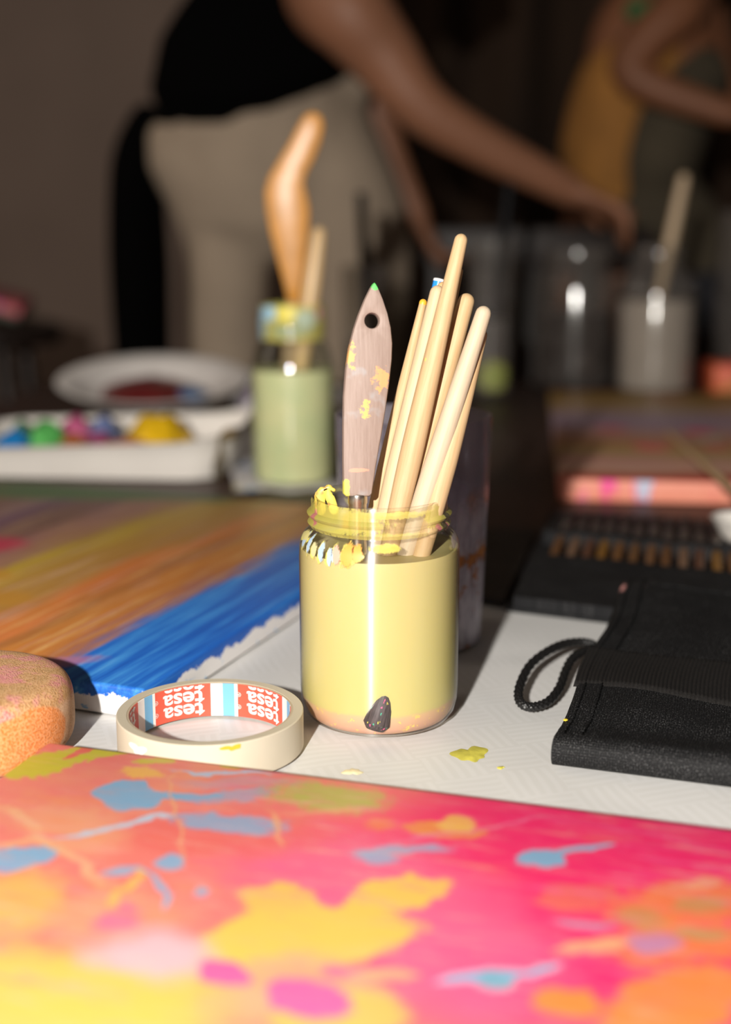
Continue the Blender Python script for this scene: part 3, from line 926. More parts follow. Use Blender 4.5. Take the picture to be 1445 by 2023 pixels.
jb('short thin brush handle peeping out between two pale handles at right', (922, 655), (828, 1000), 0.708, 0.688, 0.0018, 0.0034, M_handle)
jb('brown ended brush handle just showing behind the thick pale one', (877, 557), (764, 1000), 0.712, 0.690, 0.0028, 0.0038, M_brown_wood)

# blue and white ended pencil behind the handles
pt_, pb_ = PY(869, 551, 0.722), PY(770, 1000, 0.704)
pb_ = line_to_z(pt_, pb_, JB + 0.012)
pen = thing('pencil', 'round pencil with blue body and white end peeping out behind the brushes', 'pencil')
pen.matrix_world = align(pb_, pt_ - pb_)
Lp = (pt_ - pb_).length
obj('shaft', lathe('shaft', [(0.0006, 0.0), (0.0032, 0.016), (0.0032, Lp - 0.0012), (0.0, Lp - 0.0012)], 16), plain('blue_lacquer', (0.02, 0.26, 0.75), 0.3), pen)
obj('end_cap', lathe('end_cap', [(0.0033, Lp - 0.0016), (0.0033, Lp - 0.0003), (0.0028, Lp), (0.0, Lp)], 16), plain('white_end', (0.85, 0.83, 0.82), 0.4), pen)

# palette knife with flat wooden handle and hole
kn_y = 0.662
k_tip, k_bot = PY(738, 574, kn_y + 0.006), PY(704, 1000, kn_y - 0.006)
S = 0.684 / FPX * 1.02
def kx(px, py):
    """pixel to handle coordinates, origin at the ferrule top"""
    return ((px - 707) * S, (980 - py) * S)
out_px = [(738, 574), (730, 586), (719, 608), (707, 637), (698, 664), (689, 700), (683, 740), (679, 790), (678, 850), (678, 910), (679, 975), (684, 980), (728, 980), (733, 975), (741, 920), (750, 870), (759, 815), (766, 765), (771, 720), (772, 690), (769, 660), (763, 634), (754, 607), (745, 586)]
hole = [kx(733 + 13.5 * math.cos(a), 648 + 14 * math.sin(a)) for a in [2 * math.pi * i / 20 for i in range(20)]]
def knife_mat():
    t = NT('greyed_beech_with_paint')
    o = t.coord()
    g = t.noise(t.mapping(o, scale=(6, 6, 0.4)), 140, 5, 0.7)
    c = t.ramp(g, [(0.3, (0.25, 0.175, 0.14)), (0.7, (0.33, 0.245, 0.205))])
    c = t.mix(t.maprange(t.noise(o, 55, 3), 0.56, 0.68, 0, 0.6), c, (0.34, 0.35, 0.36))
    for i, (loc, r, col) in enumerate([((-0.004, 0, 0.072), (0.004, 1, 0.009), (0.72, 0.38, 0.12)), ((0.012, 0, 0.060), (0.006, 1, 0.007), (0.75, 0.34, 0.13)), ((0.004, 0, 0.045), (0.0035, 1, 0.006), (0.70, 0.45, 0.12)),
                                       ((-0.0065, 0, 0.004), (0.0022, 1, 0.006), (0.72, 0.70, 0.10)), ((0.0085, 0, 0.107), (0.0022, 1, 0.0025), (0.10, 0.60, 0.12)), ((0.0, 0, 0.0135), (0.006, 1, 0.0012), (0.85, 0.30, 0.20))]):
        q = t.mapping(o, loc, (0, 0, 0), r, 'TEXTURE')
        d = t.math('ADD', t.vmath('LENGTH', t.vmath('MULTIPLY', q, (1, 0, 1))), t.math('MULTIPLY', t.math('SUBTRACT', t.noise(o, 260, 4, 0.7), 0.5), 3.2 if i < 3 else 1.2))
        c = t.mix(t.maprange(d, 0.5 if i < 3 else 0.8, 0.75 if i < 3 else 1.0, 0.9, 0), c, col)
    return t.done(t.bsdf(c, 0.6, t.bump(g, 0.25, 0.0004)))
knife = thing('palette_knife', 'palette knife with flat pointed greyish wooden handle and a hole, standing in the yellow jar', 'palette knife')
up = (k_tip - PY(707, 980, kn_y)).normalized()
knife.matrix_world = Matrix.Translation(PY(707, 980, kn_y)) @ Matrix.Rotation(R(-8), 4, 'X') @ Matrix.Rotation(R(6), 4, 'Z')
obj('handle', plate_from_outline('handle', [kx(*p) for p in out_px], 0.009, [hole], 0.0014), knife_mat(), knife)
obj('ferrule', lathe('ferrule', [(0.0042, 0.0012), (0.0050, 0.0005), (0.0050, -0.0035), (0.0046, -0.0042), (0.0047, -0.030), (0.0035, -0.031), (0.0, -0.031)], 28), M_steel, knife)
blade = plate_from_outline('blade', [(-0.0035, -0.030), (0.0035, -0.030), (0.0065, -0.050), (0.0075, -0.080), (0.004, -0.102), (0.0, -0.108), (-0.004, -0.102), (-0.0075, -0.080), (-0.0065, -0.050)], 0.0012, (), 0)
obj('blade', blade, M_steel, knife)

# curled dried paint peel at the left of the jar mouth
def peel():
    data = []
    for pts, r1, r2 in (([(634, 1008), (632, 985), (637, 972), (648, 964)], [.0028, .0030, .0026, .0014], [.0012] * 4),
                        ([(660, 1008), (655, 990), (650, 978), (648, 966)], [.0024, .0024, .0020, .0012], [.0010] * 4),
                        ([(640, 968), (650, 964), (660, 968)], [.0012, .0018, .0010], [.001] * 3)):
        P3 = smooth_path([PY(x, y, 0.682) for x, y in pts], 9)
        rr = [r1[min(int(i / 9 * len(r1)), len(r1) - 1)] for i in range(9)]
        data.append(sweep_data(P3, rr, 10, rb=[0.0011] * 9))
    V, Fc = merge(*data)
    return mesh('peel', V, Fc, smooth=50)
t = NT('peeling_yellow_paint')
o_ = t.coord()
c_ = t.ramp(t.noise(o_, 170, 3), [(0.36, (0.62, 0.30, 0.08)), (0.46, (0.82, 0.62, 0.10)), (0.62, (0.85, 0.72, 0.14)), (0.72, (0.25, 0.45, 0.08))])
pl = obj('dried_paint_peel', peel(), t.done(t.bsdf(c_, 0.4)))
tag(pl, "curled peel of dried yellow paint inside the yellow jar's left rim", 'paint peel')

# ================================================================== TUMBLER BEHIND THE JAR
tb = thing('plastic_tumbler', 'tall clear stained plastic tumbler right behind the yellow jar', 'tumbler', (0.0304, 0.823, TZ + 0.0025))
def tumbler_mat():
    t = NT('smoky_plastic')
    o = t.coord()
    lw = t.n('ShaderNodeLayerWeight'); lw.inputs['Blend'].default_value = 0.35
    c = t.mix(t.math('POWER', lw.outputs['Facing'], 2.4), (0.86, 0.85, 0.88), (0.30, 0.28, 0.42))
    tr = t.n('ShaderNodeBsdfTransparent'); t.l(c, tr.inputs[0])
    gl = t.n('ShaderNodeBsdfGlossy'); gl.inputs['Roughness'].default_value = 0.12
    mx = t.n('ShaderNodeMixShader'); t.l(t.schlick(0.7), mx.inputs[0]); t.l(tr.outputs[0], mx.inputs[1]); t.l(gl.outputs[0], mx.inputs[2])
    nz = t.noise(t.mapping(o, scale=(1, 1, 0.25)), 70, 5, 0.75)
    nz2 = t.noise(t.mapping(o, (4, 1, 0)), 38, 4, 0.7)
    sx = t.n('ShaderNodeSeparateXYZ'); t.l(o, sx.inputs[0])
    low = t.maprange(sx.outputs[2], 0.105, 0.085, 0.25, 1)
    stain = t.math('MULTIPLY', t.maprange(nz2, 0.54, 0.64, 0, 0.75), low)
    film = t.math('MULTIPLY', t.maprange(nz, 0.34, 0.66, 0.18, 0.75), low)
    df = t.n('ShaderNodeBsdfDiffuse')
    t.l(t.mix(t.maprange(stain, 0.1, 0.4), (0.66, 0.60, 0.67), (0.55, 0.22, 0.07)), df.inputs[0])
    m2 = t.n('ShaderNodeMixShader'); t.l(t.math('MAXIMUM', stain, film), m2.inputs[0]); t.l(mx.outputs[0], m2.inputs[1]); t.l(df.outputs[0], m2.inputs[2])
    return t.done(m2.outputs[0])
obj('wall', lathe('tumbler', [(0, 0.002), (0.041, 0.002), (0.042, 0.0), (0.0445, 0.001), (0.0450, 0.004), (0.0498, 0.1455), (0.0494, 0.1466), (0.0480, 0.1466), (0.0476, 0.1455), (0.0430, 0.007), (0.041, 0.005), (0, 0.005)], 96), tumbler_mat(), tb)
obj('paint_residue', lathe('residue', [(0, 0.0055), (0.0415, 0.0055), (0.0432, 0.012), (0.0434, 0.013), (0.0425, 0.013), (0, 0.0125)], 48), plain('brown_water', (0.10, 0.05, 0.03), 0.3), tb)

# ================================================================== MASKING TAPE ROLL
TPX, TPY, TPZ = -0.0795, 0.6345, TZ + 0.0035
TRO, TRI, TH = 0.0476, 0.0410, 0.0195
tape = thing('masking_tape_roll', 'roll of cream masking tape with red, white and blue printed core beside the yellow jar', 'tape', (TPX, TPY, TPZ))
def tape_mat():
    t = NT('cream_crepe_tape')
    o = t.coord()
    sx = t.n('ShaderNodeSeparateXYZ'); t.l(o, sx.inputs[0])
    rr = t.math('SQRT', t.math('ADD', t.math('POWER', sx.outputs[0], 2), t.math('POWER', sx.outputs[1], 2)))
    rings = t.math('SINE', t.math('MULTIPLY', rr, 9000))
    c = t.mix(t.maprange(rings, -1, 1, 0, 0.3), (0.58, 0.51, 0.39), (0.52, 0.45, 0.33))
    outer_ = t.maprange(rr, 0.0468, 0.0472, 0, 1)
    c = t.mix(outer_, c, t.ramp(t.noise(o, 35, 3), [(0.3, (0.60, 0.525, 0.40)), (0.7, (0.64, 0.565, 0.44))]))
    return t.done(t.bsdf(c, 0.55, t.bump(t.noise(t.mapping(o, scale=(1, 1, 0.2)), 500, 3), 0.12, 0.0003)))
obj('tape_winding', lathe('tape_winding', [(0.0424, 0.0002), (TRO - 0.0004, 0.0), (TRO, 0.0004), (TRO, TH - 0.0004), (TRO - 0.0004, TH), (0.0424, TH - 0.0002)], 128, closed=True), tape_mat(), tape)
def core_mat():
    t = NT('printed_cardboard_core')
    o = t.coord()
    sx = t.n('ShaderNodeSeparateXYZ'); t.l(o, sx.inputs[0])
    an = t.math('ARCTAN2', sx.outputs[0], sx.outputs[1])
    fr = t.math('FRACT', t.math('ADD', t.math('DIVIDE', t.math('SUBTRACT', an, R(2.5)), R(66.5)), 10))
    c = t.ramp(fr, [(0, (0.16, 0.42, 0.66)), (0.135, (0.80, 0.77, 0.73)), (0.175, (0.66, 0.09, 0.05)), (0.86, (0.80, 0.77, 0.73))], 'CONSTANT')
    rr = t.math('SQRT', t.math('ADD', t.math('POWER', sx.outputs[0], 2), t.math('POWER', sx.outputs[1], 2)))
    c = t.mix(t.maprange(rr, TRI + 0.0001, TRI + 0.0003), c, (0.50, 0.40, 0.28))
    return t.done(t.bsdf(c, 0.5))
core = obj('core', lathe('core', [(TRI, 0.0005), (TRI, TH - 0.0007), (TRI + 0.0003, TH - 0.0004), (0.0425, TH - 0.0004), (0.0425, 0.0003)], 128, closed=True), core_mat(), tape)

def glyphs(body, size, offset=0.0):
    cu = bpy.data.curves.new('lettering', 'FONT')
    cu.body = body
    cu.size = size
    cu.align_x = 'CENTER'
    cu.align_y = 'CENTER'
    cu.offset = offset
    cu.resolution_u = 4
    to = bpy.data.objects.new('lettering', cu)
    COL.objects.link(to)
    dg = bpy.context.evaluated_depsgraph_get()
    dg.update()
    me = to.evaluated_get(dg).to_mesh()
    V = [v.co.copy() for v in me.vertices]
    Fc = [tuple(p.vertices) for p in me.polygons]
    to.evaluated_get(dg).to_mesh_clear()
    bpy.data.objects.remove(to)
    return V, Fc
gt = glyphs('tesa', 0.0118, 0.00026)
gr = glyphs('\u00ae', 0.0036)
M_letter = plain('white_print', (0.74, 0.72, 0.69), 0.5)
rl = TRI - 0.00012
for k in range(-3, 3):
    mid = R(2.5 + 66.5 * (k + 0.175 + 0.685 / 2 + 0.02))
    data = []
    for row, zc in enumerate((0.0188, 0.0118, 0.0048)):
        for (gv, gf), dx, dz in ((gt, 0, 0), (gr, 0.0168, -0.0012)):
            V = []
            for v in gv:
                gx, gy = (v.x * 1.22 + dx), (v.y + dz)
                th = mid - gx / rl
                z = min(max(zc - gy + gx * 0.02, 0.0008), TH - 0.0009)
                V.append((rl * math.sin(th), rl * math.cos(th), z))
            data.append((V, gf))
    V, Fc = merge(*data)
    obj('printed_lettering', mesh('printed_lettering', V, Fc, smooth=0), M_letter, core)
# loose strip end and paint fleck on the outside
def on_tape(px, py):
    """point on the outer winding seen at this pixel"""
    best = None
    for i in range(600):
        y = 0.57 + 0.0001 * i * 1.2
        p = PY(px, py, y)
        d = math.hypot(p.x - TPX, p.y - TPY) - TRO
        if best is None or abs(d) < best[0]:
            best = (abs(d), p)
    return best[1]
fc = on_tape(458, 1477)
fa = math.atan2(fc.x - TPX, fc.y - TPY)
def arc_blob(name, a0, z0, wa, hz, r, seed, lift=0.0002):
    rnd = random.Random(seed)
    ph = [rnd.uniform(0, 6.28) for _ in range(3)]
    V = [((r + lift) * math.sin(a0), (r + lift) * math.cos(a0), z0)]
    n = 28
    for i in range(n):
        a = 2 * math.pi * i / n
        k = 1 + 0.3 * math.sin(2 * a + ph[0]) + 0.22 * math.sin(3 * a + ph[1]) + 0.15 * math.sin(5 * a + ph[2])
        an = a0 + wa * k * math.cos(a)
        V.append(((r + lift) * math.sin(an), (r + lift) * math.cos(an), z0 + hz * k * math.sin(a)))
    Fc = [(0, 1 + i, 1 + (i + 1) % n) for i in range(n)]
    return mesh(name, V, Fc)
obj('paint_fleck', arc_blob('paint_fleck', fa, fc.z - TPZ, 0.085, 0.0016, TRO, 4), plain('amber_paint', (0.80, 0.42, 0.04), 0.4), tape)
fw = on_tape(272, 1480)
obj('paint_fleck', arc_blob('paint_fleck', math.atan2(fw.x - TPX, fw.y - TPY), fw.z - TPZ, 0.10, 0.003, TRO, 8), plain('white_paint', (0.82, 0.80, 0.78), 0.4), tape)

# ================================================================== SPONGE
def sponge_mat():
    t = NT('painty_foam')
    o = t.coord()
    sx = t.n('ShaderNodeSeparateXYZ'); t.l(o, sx.inputs[0])
    base = t.ramp(t.noise(o, 70, 4, 0.7), [(0.35, (0.72, 0.40, 0.22)), (0.6, (0.80, 0.52, 0.32)), (0.75, (0.70, 0.36, 0.30))])
    top = t.ramp(t.noise(t.mapping(o, (2, 3, 1)), 38, 4, 0.6), [(0.35, (0.48, 0.26, 0.07)), (0.5, (0.60, 0.30, 0.10)), (0.58, (0.72, 0.22, 0.24)), (0.68, (0.66, 0.40, 0.10))])
    c = t.mix(t.maprange(t.math('ADD', sx.outputs[2], t.math('MULTIPLY', t.noise(o, 40, 3), 0.006)), 0.029, 0.033), base, top)
    for loc, r, col in (((0.045, -0.038, 0.015), (0.026, 0.03, 0.019), (0.85, 0.24, 0.03)), ((-0.01, -0.052, 0.031), (0.05, 0.02, 0.0025), (0.80, 0.22, 0.22))):
        q = t.mapping(o, loc, (0, 0, 0), r, 'TEXTURE')
        d = t.math('ADD', t.vmath('LENGTH', q), t.math('MULTIPLY', t.math('SUBTRACT', t.noise(o, 50, 4), 0.5), 0.5))
        c = t.mix(t.maprange(d, 0.9, 1.0, 1, 0), c, col)
    vo = t.n('ShaderNodeTexVoronoi', feature='F1'); t.l(o, vo.inputs['Vector']); vo.inputs['Scale'].default_value = 1150
    pore = t.maprange(vo.outputs['Distance'], 0.1, 0.6, 0, 1)
    c = t.mix(t.math('MULTIPLY', t.maprange(pore, 0.55, 1.0), 0.28), c, (0.90, 0.62, 0.42))
    c = t.mix(t.maprange(pore, 0.0, 0.3, 0.28, 0), c, (0.34, 0.15, 0.07))
    return t.done(t.bsdf(c, 0.9, t.bump(pore, 0.8, 0.0006)))
sp_prof = [(0, 0), (0.046, 0.0), (0.0505, 0.0018), (0.0538, 0.006), (0.0548, 0.012), (0.0548, 0.024), (0.0538, 0.0300), (0.0515, 0.0345), (0.047, 0.0372), (0.038, 0.0385), (0, 0.039)]
spg = obj('sponge', lathe('sponge', sp_prof, 72, smooth=60), sponge_mat(), loc=(-0.2045, 0.6325, TZ + 0.0035))
sub = spg.modifiers.new('round', 'SUBSURF'); sub.levels = 2; sub.render_levels = 2
tag(spg, 'round orange and pink paint-stained foam sponge at the left edge', 'sponge')

# ================================================================== FOLDED BLACK BRUSH ROLL
def fabric_mat(name, col, weave=700, shine=0.4, pink=False):
    t = NT(name)
    o = t.coord()
    uv = t.coord('UV')
    a = t.n('ShaderNodeTexWave', bands_direction='X'); t.l(uv, a.inputs[0]); a.inputs['Scale'].default_value = weave
    b = t.n('ShaderNodeTexWave', bands_direction='Y'); t.l(uv, b.inputs[0]); b.inputs['Scale'].default_value = weave
    wv = t.math('MULTIPLY', a.outputs['Fac'], b.outputs['Fac'])
    sp = t.noise(uv, 1250, 1, 0.6)
    c = t.mix(t.maprange(wv, 0.25, 0.9), tuple(x * 0.5 for x in col), tuple(x * 2.2 + 0.006 for x in col))  # weave highlights painted as lighter threads over darker gaps
    c = t.mix(t.maprange(sp, 0.55, 0.70, 0, 0.9), c, (0.11, 0.108, 0.108))  # paler specks put the sparkle of the cloth into its colour
    c = t.mix(t.maprange(t.noise(uv, 30, 3), 0.35, 0.7, 0.6, 0), c, col)
    if pink:
        for (u, v, ru, rv) in pink:
            q = t.mapping(uv, (u, v, 0), (0, 0, 0), (ru, rv, 1), 'TEXTURE')
            d = t.math('ADD', t.vmath('LENGTH', t.vmath('MULTIPLY', q, (1, 1, 0))), t.math('MULTIPLY', t.math('SUBTRACT', t.noise(uv, 420, 3, 0.7), 0.5), 2.4))
            c = t.mix(t.maprange(d, 0.6, 0.72, 0.95, 0), c, (0.72, 0.33, 0.30))
    return t.done(t.bsdf(c, 0.6, t.bump(wv, 0.6, 0.0005), Specular_IOR_Level=0.22))
# local frame: x along the front edge (right), y away from camera
KP0 = PZ(1086, 1531, 0.0); KROT = R(-18.5)
PW, PD, PT = 0.26, 0.290, 0.0145
roll = thing('brush_roll', 'folded black canvas brush roll with webbing strap and cord loop, at right', 'brush roll', (KP0.x, KP0.y, TZ + 0.003), (0, 0, KROT))
def roll_top(x, y):
    z = PT + 0.0085 * (y / PD) ** 1.3 + 0.0010 * math.sin(x * 30 + y * 12) + 0.0030 * mnoise.noise(Vector((x * 16, y * 14, 4.0))) * min(1, y / 0.03)
    z -= 0.0022 * math.exp(-((y - 0.030) / 0.012) ** 2)      # slump before the front fold
    return z
def roll_body():
    # cross-section loops along x: round front fold, flat back, built as a closed shell
    nx = 90
    sect = []
    for i in range(nx + 1):
        x = PW * i / nx
        loop = []
        rf = PT * 0.5
        # bottom from back to front
        for k in range(14):
            yb = PD - (PD - rf) * k / 13
            loop.append((yb, 0.0006 + 0.0128 * min(1, max(0, (yb - 0.215) / 0.03))))
        for k in range(1, 12):
            a = -math.pi / 2 - math.pi * k / 12
            loop.append((rf + rf * math.cos(a) * 0.75, rf + rf * math.sin(a)))
        for k in range(60):
            y = rf + (PD - rf) * k / 59
            loop.append((y, roll_top(x, y)))
        sect.append((x, loop))
    V, Fc, uv = [], [], []
    m = len(sect[0][1])
    acc = [0.0]
    for k in range(1, m):
        p, q = sect[0][1][k - 1], sect[0][1][k]
        acc.append(acc[-1] + math.hypot(p[0] - q[0], p[1] - q[1]))
    for x, loop in sect:
        for (y, z) in loop:
            V.append((x + 0.0016 * math.sin(y * 40), y, z))
    for i in range(nx):
        for k in range(m):
            k2 = (k + 1) % m
            Fc.append((i * m + k, (i + 1) * m + k, (i + 1) * m + k2, i * m + k2))
            v0, v1 = acc[k], acc[k2] if k2 else acc[-1] + 0.03
            uv += [(sect[i][0], v0), (sect[i + 1][0], v0), (sect[i + 1][0], v1), (sect[i][0], v1)]
    Fc.append(tuple(range(m)))
    uv += [(0, acc[k]) for k in range(m)]
    Fc.append(tuple(reversed([nx * m + k for k in range(m)])))
    uv += [(PW, acc[k]) for k in range(m)]
    return mesh('roll_body', V, Fc, uv, smooth=60), acc
rb_me, racc = roll_body()
vtop = racc[25]            # uv v at the start of the top face
def vt(y):
    return vtop + (y - PT * 0.5)
obj('body', rb_me, fabric_mat('black_canvas_cloth', (0.0060, 0.0060, 0.0066), 250, pink=[(0.0125, vt(0.2715), 0.0035, 0.0016)]), roll)
# hemmed left border, slightly raised, with stitch lines
def strip_on_roll(x0, x1, y0, y1, lift, nx, ny, prof=None, edge=0.0):
    V, Fc, uv = [], [], []
    for i in range(nx + 1):
        for j in range(ny + 1):
            x = x0 + (x1 - x0) * i / nx
            y = y0 + (y1 - y0) * j / ny
            l = lift * (prof(i, j) if prof else 1.0)
            if i in (0, nx) or j in (0, ny):
                l = -0.0003
            V.append((x + 0.0016 * math.sin(y * 40), y, roll_top(x, y) + l))
    for i in range(nx):
        for j in range(ny):
            a = i * (ny + 1) + j
            Fc.append((a, a + ny + 1, a + ny + 2, a + 1))
            for q in ((i, j), (i + 1, j), (i + 1, j + 1), (i, j + 1)):
                uv.append((x0 + (x1 - x0) * q[0] / nx, y0 + (y1 - y0) * q[1] / ny))
    return mesh('strip', V, Fc, uv, smooth=60)
M_hem = fabric_mat('black_hem_cloth', (0.0060, 0.0060, 0.0066), 250, pink=[(0.001, 0.262, 0.0026, 0.014)])
obj('hem', strip_on_roll(-0.0004, 0.0150, 0.017, PD - 0.001, 0.0010, 10, 80), M_hem, roll)
obj('hem', strip_on_roll(0.0155, PW - 0.003, PD - 0.016, PD - 0.0008, 0.0008, 60, 8), M_hem, roll)
M_thread = plain('black_thread', (0.003, 0.003, 0.003), 0.9, Specular_IOR_Level=0.05)
st = []
for xx in (0.0045, 0.0135):
    y = 0.010
    while y < PD - 0.004:
        z = roll_top(xx, y) + 0.0012
        st.append(sweep_data([(xx + 0.0016 * math.sin(y * 40), y, z), (xx + 0.0016 * math.sin(y * 40), y + 0.0026, z)], 0.00042, 6))
        y += 0.0042
V, Fc = merge(*st)
so = obj('stitching', mesh('stitching', V, Fc), M_thread, roll)
so['kind'] = 'stuff'
# ribbed webbing strap
SY0, SY1 = 0.077, 0.142
M_web = plain('grey_black_webbing', (0.016, 0.0145, 0.0138), 0.6, 0.25, 600, 0.5, 1500, Specular_IOR_Level=0.25)
obj('webbing_strap', strip_on_roll(-0.0022, PW - 0.001, SY0, SY1, 0.0014, 720, 22, lambda i, j: 0.75 + 0.75 * abs(math.sin(i * math.pi / 6 + 0.10 * math.sin(j * 2.1))) * (0.85 + 0.15 * math.sin(j * 3.1 + i))), M_web, roll)
# cord loop, braided
cpx = [(1172, 1272, .017), (1150, 1268, .018), (1115, 1272, .019), (1080, 1288, .019), (1048, 1314, .017), (1029, 1350, .014), (1025, 1378, .011), (1036, 1394, .009), (1058, 1396, .008), (1085, 1385, .0085), (1106, 1358, .010), (1118, 1325, .013), (1134, 1298, .016), (1168, 1280, .017)]
cp = smooth_path([PZ(x, y, z) for x, y, z in cpx], 420)
inv = (Matrix.Translation(roll.location) @ Matrix.Rotation(KROT, 4, 'Z')).inverted()
cp = [inv @ p for p in cp]
def braid(ri, s):
    th = s / 24 * 2 * math.pi
    return 1 + 0.10 * math.sin(5 * th + ri * 0.62) * 1.0 + 0.10 * math.sin(5 * th - ri * 0.62)
V, Fc = sweep_data(cp, 0.00235, 24, ripple=braid)
obj('cord_loop', mesh('cord_loop', V, Fc, smooth=70), plain('black_cord', (0.0085, 0.0080, 0.0080), 0.42, 0.4, 900), roll)
yf = obj('paint_fleck', lathe('fleck', [(0, 0.0006), (0.0009, 0.0005), (0.0014, 0.0)], 12), plain('yellow_fleck', (0.85, 0.62, 0.05), 0.4), roll)
yf.location = (0.0022, 0.030, roll_top(0.002, 0.030) + 0.0008)

# ================================================================== OPEN BRUSH CASE BEHIND
def q_point(u, v, z=0.0):
    """open case surface: u 0..1 to the right, v 0..1 away"""
    a, b = Vector((0.098, 0.878)), Vector((0.405, 0.742))
    c, d = Vector((0.176, 1.208)), Vector((0.483, 1.072))
    p = (a * (1 - u) + b * u) * (1 - v) + (c * (1 - u) + d * u) * v
    return Vector((p.x, p.y, TZ + z))
case = thing('brush_case', 'open black brush case lying flat with a row of brushes, behind the folded roll', 'brush case')
M_case = fabric_mat('black_case_cloth', (0.0060, 0.0060, 0.0070), 260)
def case_panel(u0, u1, v0, v1, base, th, nu=40, nv=24, wav=0.0):
    V, Fc, uv = [], [], []
    def zt(u, v):
        return base + th + wav * math.sin(u * 70) + 0.0015 * mnoise.noise(Vector((u * 9, v * 9, 1)))
    for lay in (0, 1):
        for i in range(nu + 1):
            for j in range(nv + 1):
                u, v = u0 + (u1 - u0) * i / nu, v0 + (v1 - v0) * j / nv
                V.append(q_point(u, v, base if lay == 0 else zt(u, v)))
    N = (nu + 1) * (nv + 1)
    def idx(l, i, j):
        return l * N + i * (nv + 1) + j
    def uvp(i, j):
        return ((u0 + (u1 - u0) * i / nu) * 0.33, (v0 + (v1 - v0) * j / nv) * 0.33)
    def add(ids, pts):
        Fc.append(ids)
        uv.extend(uvp(*p) for p in pts)
    for i in range(nu):
        for j in range(nv):
            add((idx(1, i, j), idx(1, i + 1, j), idx(1, i + 1, j + 1), idx(1, i, j + 1)), ((i, j), (i + 1, j), (i + 1, j + 1), (i, j + 1)))
            add((idx(0, i, j + 1), idx(0, i + 1, j + 1), idx(0, i + 1, j), idx(0, i, j)), ((i, j + 1), (i + 1, j + 1), (i + 1, j), (i, j)))
    for i in range(nu):
        add((idx(0, i, 0), idx(0, i + 1, 0), idx(1, i + 1, 0), idx(1, i, 0)), ((i, 0), (i + 1, 0), (i + 1, 0), (i, 0)))
        add((idx(1, i, nv), idx(1, i + 1, nv), idx(0, i + 1, nv), idx(0, i, nv)), ((i, nv), (i + 1, nv), (i + 1, nv), (i, nv)))
    for j in range(nv):
        add((idx(1, 0, j), idx(1, 0, j + 1), idx(0, 0, j + 1), idx(0, 0, j)), ((0, j), (0, j + 1), (0, j + 1), (0, j)))
        add((idx(0, nu, j), idx(0, nu, j + 1), idx(1, nu, j + 1), idx(1, nu, j)), ((nu, j), (nu, j + 1), (nu, j + 1), (nu, j)))
    return mesh('panel', V, Fc, uv, smooth=50)
obj('backing', case_panel(0, 1, 0, 1, 0.0030, 0.0025), M_case, case)
obj('pocket', case_panel(0.015, 0.985, 0.005, 0.385, 0.0055, 0.0085), M_case, case)
obj('elastic_band', case_panel(0.02, 0.98, 0.565, 0.615, 0.0060, 0.0115, 90, 3, 0.0010), M_case, case)
# dark side flap with brown lining at the left
FV = [q_point(-0.005, 0.02, 0.004), q_point(-0.01, 0.70, 0.004), q_point(-0.16, 0.66, 0.003), q_point(-0.13, 0.05, 0.003)]
bmf = bmesh.new()
fv = [bmf.verts.new(p) for p in FV]
bmf.faces.new(fv)
r_ = bmesh.ops.extrude_face_region(bmf, geom=list(bmf.faces))
bmesh.ops.translate(bmf, verts=[v for v in r_['geom'] if isinstance(v, bmesh.types.BMVert)], vec=(0, 0, 0.004))
bmesh.ops.bevel(bmf, geom=list(bmf.edges), offset=0.0012, segments=2, affect='EDGES')
obj('side_flap', bm_mesh('side_flap', bmf), plain('dark_brown_lining', (0.012, 0.008, 0.006), 0.6, 0.6, 60, 0.3, 300), case)
G2 = 'brushes lying in the open black case'
ords = ['first', 'second', 'third', 'fourth', 'fifth', 'sixth', 'seventh', 'eighth', 'ninth', 'tenth', 'eleventh', 'twelfth', 'thirteenth', 'fourteenth']
wood_tones = [(0.13, 0.055, 0.03), (0.16, 0.07, 0.025), (0.17, 0.08, 0.03), (0.26, 0.12, 0.02), (0.22, 0.125, 0.075), (0.20, 0.095, 0.04), (0.20, 0.09, 0.03)]
M_fer_dark = plain('dark_nickel', (0.42, 0.40, 0.38), 0.36, 0.1, 100, Metallic=1.0)
for i in range(14):
    u = 0.058 + i * 0.0375
    jit = random.uniform(-0.004, 0.004)
    p0 = q_point(u + jit, 0.06, 0.0092)
    p1 = q_point(u + 0.012 + jit * 0.4, 0.96 + random.uniform(-0.03, 0.02), 0.0118)
    d = (p1 - p0)
    L = d.length
    bb = thing('paintbrush', '%s brush from the left in the open black case, brown handle and black tip' % ords[i], 'paintbrush', group=G2)
    bb.matrix_world = align(p0, d)
    tone = wood_tones[(i * 3 + 1) % 7]
    s1, s2 = L * 0.58, L * 0.76
    obj('handle', lathe('case_handle', [(0, 0), (0.0016, 0.001), (0.0034, L * 0.35), (0.0044, s1 - 0.02), (0.0042, s1), (0, s1)], 14), plain('brown_wood_%d' % ((i * 3 + 1) % 7), tone, 0.35, 0.2, 60, 0, 300, (4, 4, 0.3)), bb)
    obj('ferrule', lathe('case_ferrule', [(0.0045, s1 - 0.002), (0.0047, s1 + 0.008), (0.0044, s1 + 0.010), (0.0046, s1 + 0.020), (0.0042, s2), (0, s2)], 14), M_fer_dark, bb)
    obj('bristles', lathe('case_bristles', [(0.0041, s2 - 0.001), (0.0048, s2 + (L - s2) * 0.3), (0.0036, s2 + (L - s2) * 0.75), (0.0008, L), (0, L)], 14), M_bristle, bb)

